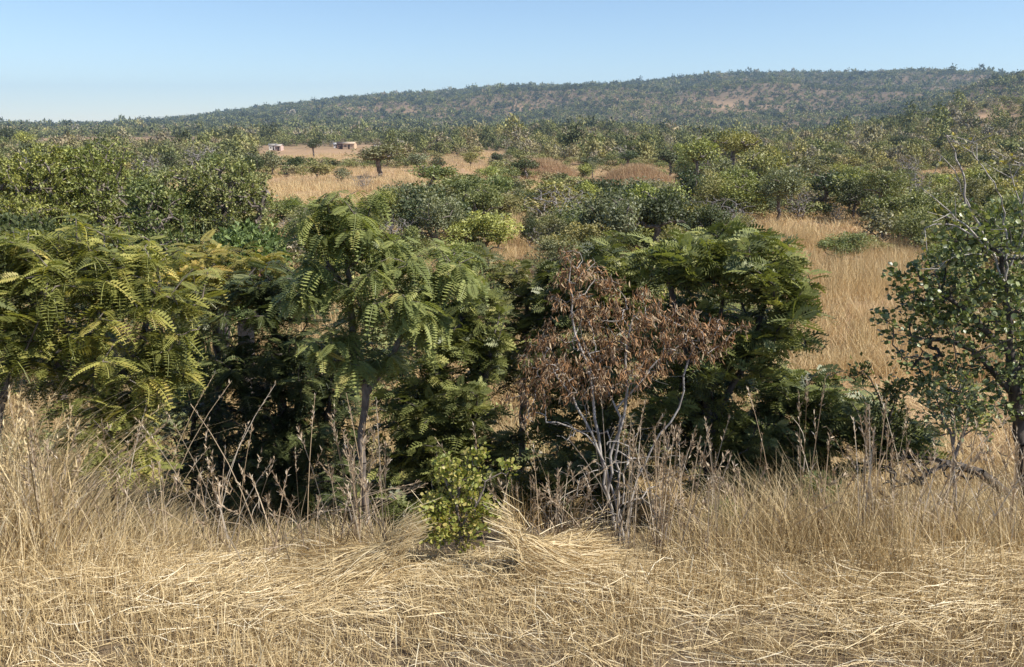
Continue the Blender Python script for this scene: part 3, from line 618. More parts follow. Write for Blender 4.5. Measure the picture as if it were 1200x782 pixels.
    crown('broadleaf_tree', 'fresh green low tree in front of the wide speckled tree, above the dark feathery shrub', 12.5,
          [[(290, 460), (288, 380), (290, 320)]], [(290, 300, 42, 28, 12.5, .8), (265, 335, 40, 30, 12.2, .7), (312, 330, 25, 30, 12.4, .6)], 240, (.18, .24, .09), 34, size=.085)
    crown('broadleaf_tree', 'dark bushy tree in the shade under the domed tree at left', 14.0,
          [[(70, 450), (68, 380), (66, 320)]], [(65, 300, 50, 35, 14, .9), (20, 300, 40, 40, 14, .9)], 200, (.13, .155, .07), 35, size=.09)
    # reed clump
    reeds('reed_clump', 'clump of tall pale green upright reeds inside the left thicket', 216, 330, 255, 13.0, 22)
def reeds(name, lab, px, pyb, pyt, Y, wpx):
    g = np.random.default_rng(8); b = at(px, pyb, Y); t = at(px, pyt, Y); b[2] = gz(b[0], b[1]); h = t[2]-b[2]; n = 90
    x = g.normal(0, wpx*Y/F*.5, n); V, Q, r = blades(g, np.stack([x, g.normal(0, .2, n), np.zeros(n)], 1), h*g.uniform(.6, 1.05, n), .035, .18, .3, seg=5)
    link(name, mesh(name, V, Q, M['weed'], r), label=lab, category='reeds').location = Vector(b)
def blades(g, base, h, w, lean, curve, seg=3, leandir=None, rnd=None, taper=.85, bias=(0, 0)):
    """ribbons: n blades standing on base"""
    n = len(base); h = np.broadcast_to(h, (n,)); w = np.broadcast_to(w, (n,))
    a = g.uniform(0, 2*math.pi, n); ld = np.stack([np.cos(a), np.sin(a), np.zeros(n)], 1)*(g.random(n)*1.0)[:, None]*1.3+np.array([*bias, 0])
    if leandir is not None: ld = leandir
    b = g.uniform(0, 2*math.pi, n); wd = np.stack([np.cos(b), np.sin(b), np.zeros(n)], 1)
    rows = []
    for i in range(seg+1):
        t = i/seg; c = base+ld*(h*(lean*t+curve*t*t))[:, None]; c = c+np.stack([0*h, 0*h, h*(t-.35*curve*t*t*np.linalg.norm(ld, axis=1))], 1)
        ww = (w*(1-taper*t**1.5)*.5)[:, None]*wd; rows += [c-ww, c+ww]
    V = np.stack(rows, 1); q = np.array([[2*i, 2*i+1, 2*i+3, 2*i+2] for i in range(seg)])
    Q = (q[None]+np.arange(n)[:, None, None]*2*(seg+1)).reshape(-1, 4)
    r = rnd if rnd is not None else np.clip(g.normal(.5, .22, n), 0, 1)
    return V.reshape(-1, 3), Q, np.repeat(r, seg)
# ------------------------------------------------------------------ grass
def pxof(x, y, z):
    f = y*math.cos(PITCH)-(z-H)*math.sin(PITCH); return 600+F*x/f
def near_grass():
    g = np.random.default_rng(51)
    # mown stubble: short upright cut stems
    n = 60000; x = g.uniform(-4.2, 4.2, n); y = g.uniform(2.9, 4.8, n); k = vnoise(x*1.9+4, y*2.6) > .3*g.random(n)+.2; x, y = x[k], y[k]; n = len(x)
    z = ground(x, y); h = g.gamma(4, .017, n)*(.3+1.6*vnoise(x*.9, y*1.2+7))*np.interp(y, [3, 4.0, 4.5], [1.1, .9, .6])
    V, Q, r = blades(g, np.stack([x, y, z-.01], 1), h, g.uniform(.003, .0065, n), .18, .2, 2, taper=.5, bias=(.12, 0))
    # shaggy low tufts between
    n2 = 38000; c = np.stack([g.uniform(-4.2, 4.2, 1500), g.uniform(2.9, 4.5, 1500)], 1); kk = g.integers(0, 1500, n2)
    x = c[kk, 0]+g.normal(0, .045, n2); y = c[kk, 1]+g.normal(0, .045, n2)
    V2, Q2, r2 = blades(g, np.stack([x, y, ground(x, y)], 1), g.gamma(4, .02, n2), g.uniform(.002, .004, n2), .6, .5, 3, rnd=np.clip(g.normal(.35, .2, n2), 0, 1))
    P = cat([(V, Q, r), (V2, Q2, r2)])
    link('stubble', mesh('stubble', P[0], P[1], M['straw'], P[2]), kind='stuff', label='mown straw coloured grass stubble on the bank in the foreground', category='stubble')
    # lodged straw lying every way, mostly across
    n = 34000; x = g.uniform(-4.3, 4.3, n); y = 2.9+1.95*g.random(n)**.85
    k = g.random(n) < (.12+1.5*np.clip(vnoise(x*.7+2, y*1.6+3)-.3, 0, 1)+.5*sst((y-3.75)/.4)+.55*np.exp(-((x-2.1)/1.0)**2-((y-3.95)/.3)**2)); x, y = x[k], y[k]; n = len(x)
    swirl = (vnoise(x*.6+30, y*.9)-.5)*1.9; a = swirl+g.normal(0, .5, n)+np.where(g.random(n) < .22, g.uniform(-1.5, 1.5, n), 0)
    L = g.gamma(2.2, .065, n)+.04+(g.random(n) < .03)*g.uniform(.1, .5, n); d = np.stack([np.cos(a), np.sin(a)*.85, g.normal(0, .10, n)], 1)
    z = ground(x, y)+g.gamma(2., .017, n); rows = []; w = g.uniform(.0018, .0048, n); wd = norm(np.cross(d, norm(g.normal(0, .6, (n, 3))+[0, 0, 1])))
    bend = g.normal(0, .2, (n, 1))*np.array([[0, 1, .3]])
    for i in range(4):
        t = i/3-.5; cc = np.stack([x, y, z], 1)+d*(L*t)[:, None]+bend*L[:, None]*(t*t*4-1)*.5
        cc[:, 2] = np.maximum(cc[:, 2], ground(cc[:, 0], cc[:, 1])+.004)
        rows += [cc-wd*(w*.5)[:, None], cc+wd*(w*.5)[:, None]]
    V = np.stack(rows, 1).reshape(-1, 3); q = np.array([[2*i, 2*i+1, 2*i+3, 2*i+2] for i in range(3)]); Q = (q[None]+np.arange(n)[:, None, None]*8).reshape(-1, 4)
    link('loose_straw', mesh('loose_straw', V, Q, M['straw'], np.repeat(np.clip(g.normal(.62, .22, n), 0, 1), 3)), kind='stuff', label='loose bleached straw lying across the mown bank', category='straw')
    # long grass on the lip of the bank
    n = 46000; x = g.uniform(-5.2, 5.2, n); y = g.uniform(4.15, 7.0, n); z = ground(x, y); px = pxof(x, y, z)
    hm = np.interp(px, [-100, 40, 95, 150, 220, 300, 440, 480, 520, 580, 610, 660, 700, 760, 830, 870, 1000, 1200, 1300],
                   [1.15, 1.1, .72, .45, .28, .22, .26, .12, .04, .04, .08, .10, .04, .14, .40, .50, .56, .58, .6])
    dens = np.interp(px, [-50, 200, 450, 500, 600, 620, 800, 900, 1300], [1, .8, .7, .3, .2, .3, .6, 1, 1])*np.interp(y, [4.1, 4.4, 5.4, 7.0], [.25, 1, 1, .45])
    k = (g.random(n) < dens*(.35+1.1*vnoise(x*2.2, y*2.2))); x, y, z, px, hm = x[k], y[k], z[k], px[k], hm[k]; n = len(x)
    h = hm*g.uniform(.5, 1.2, n)*(.7+.7*vnoise(x*1.3+8, y*1.3))*np.interp(y, [4.15, 4.7], [.5, 1])
    a = g.uniform(0, 6.28, n); ld = np.stack([np.cos(a), np.sin(a), 0*a], 1)*g.random((n, 1))
    ld[:, 0] += np.interp(px, [0, 150, 300, 700, 1200], [.45, .5, .1, -.1, -.15])
    tone = np.clip(g.normal(.5, .2, n)+.35*(vnoise(x*1.1+3, y*1.1)-.5)+np.interp(px, [0, 100, 600, 1200], [.12, .08, 0, -.08]), 0, 1)
    V, Q, r = blades(g, np.stack([x, y, z-.02], 1), h, g.uniform(.003, .006, n), .35, .55, 4, leandir=ld, rnd=tone)
    link('long_grass', mesh('long_grass', V, Q, M['straw'], r), kind='stuff', label='long dry grass along the lip of the bank', category='grass')
    n = 900; x = g.uniform(-3.6, 5.0, n); y = g.uniform(4.5, 5.8, n); z = ground(x, y); px = pxof(x, y, z); k = g.random(n) < np.interp(px, [0, 150, 560, 620, 1200], [.45, .45, .3, .6, .8])*(.1+1.6*np.clip(vnoise(x*2.5, y*.5+3)-.3, 0, 1)); x, y, z = x[k], y[k], z[k]; n = len(x)
    V1 = blades(g, np.stack([x, y, z], 1), -z+g.uniform(.25, .85, n), .0075, .18, .22, 5, rnd=np.clip(g.normal(.55, .25, n), 0, 1), taper=.5)
    R_ = V1[0].reshape(n, -1, 3); tp = (R_[:, -1]+R_[:, -2])/2; pr = (R_[:, -3]+R_[:, -4])/2; j = np.repeat(np.arange(n), 18); t = g.random((len(j), 1))
    V2 = place(*simple(.22, .02, 0), pr[j]*(1-t)+tp[j]*t, frames(norm(norm(tp-pr)[j]+g.normal(0, .4, (len(j), 3)))), g.uniform(.018, .045, len(j)), g, np.clip(g.normal(.45, .25, len(j)), 0, 1))
    A3 = cat([V1, V2]); link('seeding_stalks', mesh('seeding_stalks', A3[0], A3[1], M['stalk'], A3[2]), kind='stuff', label='scattered seeding grass stalks standing above the bank edge', category='grass')
    # things: tall stalk bunches, bent straw heaps
    def stalks(px, Y, top, n, wpx, lab, lean=.12, mat='stalk', w=.0055, cat_='grass tuft', grp='tall dry stalk bunches on the bank'):
        b = at(px, 640, Y); b[2] = gz(b[0], b[1]); ht = at(px, top, Y)[2]-b[2]
        bx = np.stack([g.normal(0, wpx*Y/F*.45, n), g.normal(0, .05, n), np.full(n, -.02)], 1); h = ht*g.uniform(.7, 1.1, n); h[0] = ht*1.08
        r0 = np.clip(g.normal(.5, .25, n), 0, 1)
        a = g.uniform(0, 6.28, n); ld = np.stack([np.cos(a), np.sin(a)*.6, 0*a], 1)*g.random((n, 1)); 
        base = blades(g, bx, h, w*g.uniform(.7, 1.25, n), lean*1.6, lean*1.6, 6, leandir=ld, rnd=r0, taper=.6)
        AL = [base]
        # seed heads: tiny blades near each stalk top; dead leaves lower down
        rows = base[0].reshape(n, -1, 3); P = []; D = []; Ls = []
        top_ = (rows[:, -1]+rows[:, -2])/2; pre = (rows[:, -3]+rows[:, -4])/2
        for s in range(26):
            t = g.random((n, 1)); P.append(pre*(1-t)+top_*t*1.0); D.append(norm(norm(top_-pre)+g.normal(0, .35, (n, 3)))); Ls.append(g.uniform(.02, .05, n))
        P = np.concatenate(P); D = np.concatenate(D); Ls = np.concatenate(Ls)
        sv, sq = simple(.2, .02, .0); V1 = place(sv, sq, P, frames(D, norm(g.normal(0, 1, (len(P), 3)))), Ls, g, np.clip(g.normal(.35, .2, len(P)), 0, 1))
        AL.append(V1)
        m = n*2; j = g.integers(0, n, m); s_ = g.integers(1, 5, m); mid = (rows[j, 2*s_]+rows[j, 2*s_+1])/2
        Lf = blades(g, mid, g.uniform(.06, .2, m), w*.9, .5, 1.3, 3, rnd=np.clip(g.normal(.6, .2, m), 0, 1)); AL.append(Lf); A3 = cat(AL)
        link('grass_tuft', mesh('grass_tuft', A3[0], A3[1], M[mat], A3[2]), label=lab, category=cat_, group=grp).location = Vector(b)
    S = [(38, 4.6, 468, 26, 30, 'tallest straw coloured tuft at the left edge, plumes bent to the right', .3, 'straw'),
         (15, 4.8, 470, 22, 30, 'straw tuft hanging against the left picture edge beside the tallest tuft', .3, 'straw'),
         (72, 4.7, 505, 18, 24, 'bleached tuft just left of the grey trunk of the left tree', .3, 'stalk'),
         (200, 4.9, 545, 7, 20, 'few thin stalks right of the left tree trunk', .2, 'stalk'),
         (265, 4.9, 565, 9, 30, 'low broken stalks before the black shade under the dark feathery shrub', .45, 'stalk'),
         (310, 4.9, 550, 9, 26, 'loose crossed stalks left of the crossed stems below the forked tree', .5, 'stalk'),
         (362, 4.9, 545, 10, 30, 'pale stalks crossing like an X left of the forked tree trunk', .6, 'stalk'),
         (398, 4.9, 512, 8, 14, 'tall pinkish stalks just left of the forked tree trunk', .2, 'stalk'),
         (424, 4.9, 500, 12, 12, 'tall pale stalks standing straight before the forked tree trunk', .08, 'stalk'),
         (450, 4.9, 520, 7, 12, 'tall stalks just right of the forked tree trunk', .15, 'stalk'),
         (615, 4.9, 545, 10, 16, 'brown plume of grass arching left of the brown tree stems', .35, 'stalk'),
         (655, 4.9, 555, 20, 26, 'pinkish brown bunch of stalks left of the pale stems of the brown tree', .2, 'stalk'),
         (690, 4.9, 560, 8, 16, 'wispy stalks touching the left stem of the brown tree', .3, 'stalk'),
         (772, 4.8, 500, 20, 12, 'tallest dense brown sheaf of stalks right of the brown tree stems', .08, 'stalk'),
         (797, 4.9, 510, 14, 16, 'slimmer sheaf leaning right beside the tallest brown sheaf', .22, 'stalk'),
         (835, 4.9, 540, 11, 22, 'nodding stalks before the low dark shrub, left of its weed', .35, 'stalk'),
         (880, 4.9, 545, 12, 26, 'pale nodding stalks before the middle of the low dark shrub', .35, 'stalk'),
         (934, 4.9, 445, 3, 4, 'single very tall grey stalk rising before the low dark shrub', .04, 'stalk'),
         (960, 4.9, 520, 5, 12, 'stalk with a feathery plume right of the single very tall grey stalk', .12, 'stalk'),
         (1008, 4.9, 480, 6, 8, 'dark upright stalks before the right end of the low dark shrub', .06, 'stalk'),
         (1030, 4.9, 482, 12, 12, 'tall bleached stalks leaning beside the dark upright stalks at right', .14, 'stalk'),
         (1075, 4.9, 530, 12, 34, 'curving pale stalks before the left end of the fallen limb', .4, 'stalk'),
         (1110, 4.9, 520, 6, 22, 'thin stalks before the sapling at right', .25, 'stalk'),
         (1158, 4.9, 500, 7, 26, 'tall thin stalks before the fallen limb near the right edge', .2, 'stalk'),
         (1188, 4.9, 510, 9, 22, 'tall pale stalks at the right picture edge before the dark trunk', .2, 'stalk')]
    for px, Y, top, n, wpx, lab, lean, mat in S: stalks(px, Y, top, n, wpx, lab, lean, mat, w=.009 if mat == 'straw' else .0095)
    g = np.random.default_rng(57)
    def heap(px, py, wx, hy, Y, lab, bendx):
        c = at(px, py, Y); c[2] = gz(c[0], c[1]); n = 4200; sx = -np.sign(bendx); u = g.random(n)**1.15; yy = g.normal(0, .11, n)*(1+u)
        sf = lambda u, yy: hy*np.clip(1-u, 0, 1)**1.35*np.exp(-(yy/(.13+.15*np.clip(u, 0, 1)))**2)*(u > -.25)*np.clip((u+.3)/.3, 0, 1)
        b = np.stack([sx*u*wx, yy, 0*u], 1); L = g.gamma(3, .045, n)+.05; dx = sx*np.cos(q := g.normal(0, .38, n)); dy = np.sin(q)+yy*1.5
        tw = (g.random(n) < .06); rows = []; side = norm(np.stack([g.normal(0, .5, n), g.normal(0, .5, n), np.ones(n)], 1)); lift = g.gamma(1.6, .012, n)
        for i in range(4):
            t = i/3; x_ = b[:, 0]+dx*L*t; y_ = b[:, 1]+dy*L*t; z_ = sf(sx*x_/wx, y_)+lift+.015*np.sin(t*3.1)
            cc = np.stack([x_, y_, z_], 1); up_ = np.stack([-sx*wx*.02+g.normal(0, .03*(.5+t), n)-sx*.12*t*t*1.0+b[:, 0]*.15, yy*.3, sf(0*u, yy*.3)*.75+(L+.12)*t*(1-.35*t)], 1)
            cc = np.where(tw[:, None], up_, cc); ww = side*(.0026*(1-.4*t)); rows += [cc-ww, cc+ww]
        V = np.stack(rows, 1).reshape(-1, 3); qd = np.array([[2*i, 2*i+1, 2*i+3, 2*i+2] for i in range(3)]); Q = (qd[None]+np.arange(n)[:, None, None]*8).reshape(-1, 4)
        link('straw_heap', mesh('straw_heap', V, Q, M['straw'], np.repeat(np.clip(g.normal(.55, .2, n), 0, 1), 3)), label=lab, category='straw heap', group='bent straw heaps on the bank').location = Vector(c)
    heap(470, 662, .58, .22, 4.42, 'bent straw heap left of the small lime green shrub', .25)
    heap(604, 664, .46, .22, 4.42, 'bent straw heap right of the small lime green shrub, its top curled left', -.25)

def field_grass():
    g = np.random.default_rng(61)
    def tuft(n, h, w, spread, lean, cv, mat='grass'):
        b = g.normal(0, spread, (n, 3)); b[:, 2] = 0; V, Q, r = blades(g, b, h*g.uniform(.55, 1.1, n), w, lean, cv, 3, rnd=np.clip(g.normal(.5, .25, n), 0, 1)); return V, Q, r
    ob = []
    for i in range(4): ob.append(bpy.data.objects.new('field_tuft', mesh('field_tuft', *_vq(tuft(36, 1.0, .012, .16, .22, .25), M['grass']))))
    for i in range(2): ob.append(bpy.data.objects.new('field_tuft', mesh('field_tuft', *_vq(tuft(30, 1.0, .035, .35, .25, .25), M['grass']))))
    P = []; T = []; S = []; I = []
    for r0, r1, cell, k0, k1, hh in [(7, 20, .25, 0, 4, .75), (20, 45, .42, 0, 4, .8), (45, 110, .9, 4, 6, .8), (110, 300, 2.1, 4, 6, 1.0)]:
        n = int(.5*1.36*(r1*r1-r0*r0)/cell**2); r = np.sqrt(g.uniform(r0*r0, r1*r1, n)); az = g.uniform(-.68, .68, n); x, y = r*np.sin(az), r*np.cos(az)
        k = visible(x, y, 1.5, .01) & (y > 6.6) & (g.random(n) < .45+.9*vnoise(x*.25, y*.25)); x, y, r = x[k], y[k], r[k]; n = len(x)
        P.append(np.stack([x, y, ground(x, y)-.03], 1)); s = g.uniform(.7, 1.25, n)*np.interp(r, [7, 9, 15], [.6, .8, 1]); op = openness(x, y); h = hh*s*(.5+.8*vnoise(x*.15+5, y*.15))*(.75+.35*op)
        h = np.where((r < 20) & (op > .3) & (y < 15.5), h*.35, h)
        S.append(np.stack([s, s, h], 1)); T.append(np.clip(.45+.9*fbm(x*.08, y*.08+3, 3)+g.normal(0, .14, n)+.06*op, 0, 1)); I.append(g.integers(k0, k1, n))
    P = np.concatenate(P); n = len(P); print('field grass', n)
    scatter('field_grass', P, np.stack([g.normal(0, .05, n), g.normal(0, .05, n), g.uniform(0, 6.28, n)], 1), np.concatenate(S), np.concatenate(T), np.concatenate(I), ob,
            'tawny dry grass standing over the open ground below the bank', 'grass')
def undergrowth():
    g = np.random.default_rng(71)
    lo = [bpy.data.objects.new('low_growth', clump(g, 220, 12, .10, M['wood'], 'low_growth', .6)) for i in range(3)]
    P = []; T = []; S = []
    for r0, r1, cell in [(9.5, 30, 1.1), (30, 80, 1.5), (80, 260, 2.6)]:
        n = int(.5*1.36*(r1*r1-r0*r0)/cell**2); r = np.sqrt(g.uniform(r0*r0, r1*r1, n)); az = g.uniform(-.68, .68, n); x, y = r*np.sin(az), r*np.cos(az)
        k = visible(x, y, 1.5, .01) & (g.random(n) < .8+1.2*fbm(x*.05+9, y*.05, 3)-1.4*openness(x, y)) & ~(g.random(n) < .9) | (g.random(n) < .8+1.2*fbm(x*.05+9, y*.05, 3)-1.4*openness(x, y)) & visible(x, y, 1.5, .01) & ~blocks(x, y, np.interp(r, [10, 30, 200], [.7, 1., 2.0]), 1.0); x, y, r = x[k], y[k], r[k]; n = len(x)
        P.append(np.stack([x, y, ground(x, y)-.1], 1)); s = g.uniform(.6, 1.5, n)*np.interp(r, [10, 30, 200], [.7, 1.3, 2.6])
        S.append(np.stack([s*1.1, s*1.1, s*.75], 1)); T.append(np.clip(.5+.9*fbm(x*.06, y*.06+3, 3)+g.normal(0, .2, n), 0, 1))
    P = np.concatenate(P); n = len(P); print('undergrowth', n)
    scatter('undergrowth', P, np.stack([0*P[:, 0], 0*P[:, 0], g.uniform(0, 6.28, n)], 1), np.concatenate(S), np.concatenate(T), g.integers(0, 3, n), lo,
            'knee high tangled green undergrowth between the bushes of the valley', 'undergrowth')
# ------------------------------------------------------------------ bushes and trees of the valley
PRO = {}
def stem_mesh(g, tips, r0=.006, rmax=.035, name='stem', bark='bark_mid', roots=None, crowd=.0, step=.06):
    A, par, rad, cnt, ends = grow(roots or [[np.array([0, 0, -.06]), np.array([.02, 0, .1]), np.array([0, .02, .22])]], tips, g, step=step, r0=r0, rmax=rmax)
    V, Q = tubes(A, par, rad, 5); return mesh(name, V, Q, M[bark], smooth=True)
def protos():
    g = np.random.default_rng(90)
    for i in range(4):                       # fine detail, for bushes nearer than about 45 m
        PRO['bush_hi', i] = [('stem', stem_mesh(g, ell(g, 26, (0, 0, .45), (.36, .36, .3)))), ('foliage', clump(g, 4200, 22, .036, M['bushleaf'], 'foliage', [.7, .9, .6, .8][i]))]
    for i in range(5):
        PRO['bush', i] = [('stem', stem_mesh(g, ell(g, 12, (0, 0, .45), (.34, .34, .25)))), ('foliage', clump(g, 950, 15, .066, M['bushleaf'], 'foliage', [.7, .9, .6, .8, .55][i]))]
    for i in range(3):
        tr = [[np.array([0, 0, -.05]), np.array([.03, 0, .2]), np.array([-.02, .02, .42]), np.array([0, 0, .6])]]
        PRO['tree', i] = [('trunk', stem_mesh(g, ell(g, 26, (0, 0, .68), (.34, .34, .2)), .007, .04, 'trunk', roots=tr)), ('crown', clump(g, 1500, 18, .055, M['bushleaf'], 'crown', .55, .68))]
        PRO['tree_hi', i] = [('trunk', stem_mesh(g, ell(g, 40, (0, 0, .66), (.36, .36, .22)), .005, .035, 'trunk', roots=tr)), ('crown', clump(g, 4200, 24, .034, M['bushleaf'], 'crown', .6, .66))]
    tr = [[np.array([0, 0, -.05]), np.array([.02, 0, .25]), np.array([0, .02, .5])]]
    PRO['umbrella', 0] = [('trunk', stem_mesh(g, ell(g, 40, (0, 0, .78), (.45, .45, .1)), .006, .04, 'trunk', roots=tr)), ('crown', clump(g, 3200, 30, .034, M['bushleaf'], 'crown', .42, .76))]
    for i in range(3):
        t = ell(g, 300, (0, 0, .5), (.46, .46, .42), .35); t[:, 2] = np.maximum(t[:, 2], .08)
        PRO['bare', i] = [('stem', stem_mesh(g, t, .0022, .025, 'stem', 'twig_grey', step=.05)), ('leaves', clump(g, 260, 16, .034, M['bushleaf'], 'leaves', .9))]
COLR = {'dark': (.10, .12, .06), 'mid': (.235, .255, .10), 'lime': (.36, .37, .12), 'olive': (.33, .305, .13), 'grey': (.25, .25, .145), 'yellow': (.27, .25, .075), 'brown': (.15, .10, .06), 'ash': (.17, .15, .13)}
CW = {'dark': 'dark green', 'mid': 'mid green', 'lime': 'yellow green', 'olive': 'olive', 'grey': 'grey green', 'yellow': 'yellowing', 'brown': 'brownish', 'ash': 'ashy grey'}
def instance(kind, P, w, h, col, name, label, cat_, group, g):
    ks = [k for k in PRO if k[0] == kind]; parts = PRO[ks[g.integers(0, len(ks))]]
    key = id(parts)
    if key not in PROTO_OBJ: PROTO_OBJ[key] = [bpy.data.objects.new(n, me) for n, me in parts]
    root = _thing(name, label, cat_, P, group); root.rotation_euler = (0, 0, g.uniform(0, 6.28)); root.scale = (w, w*1.0, h)
    j = g.uniform(.85, 1.15)
    for o in PROTO_OBJ[key]:
        c = o.copy(); COL.objects.link(c); c.parent = root; c.color = (col[0]*j*g.uniform(.93, 1.07), col[1]*j, col[2]*j*g.uniform(.9, 1.1), 1)
    return root
PROTO_OBJ = {}
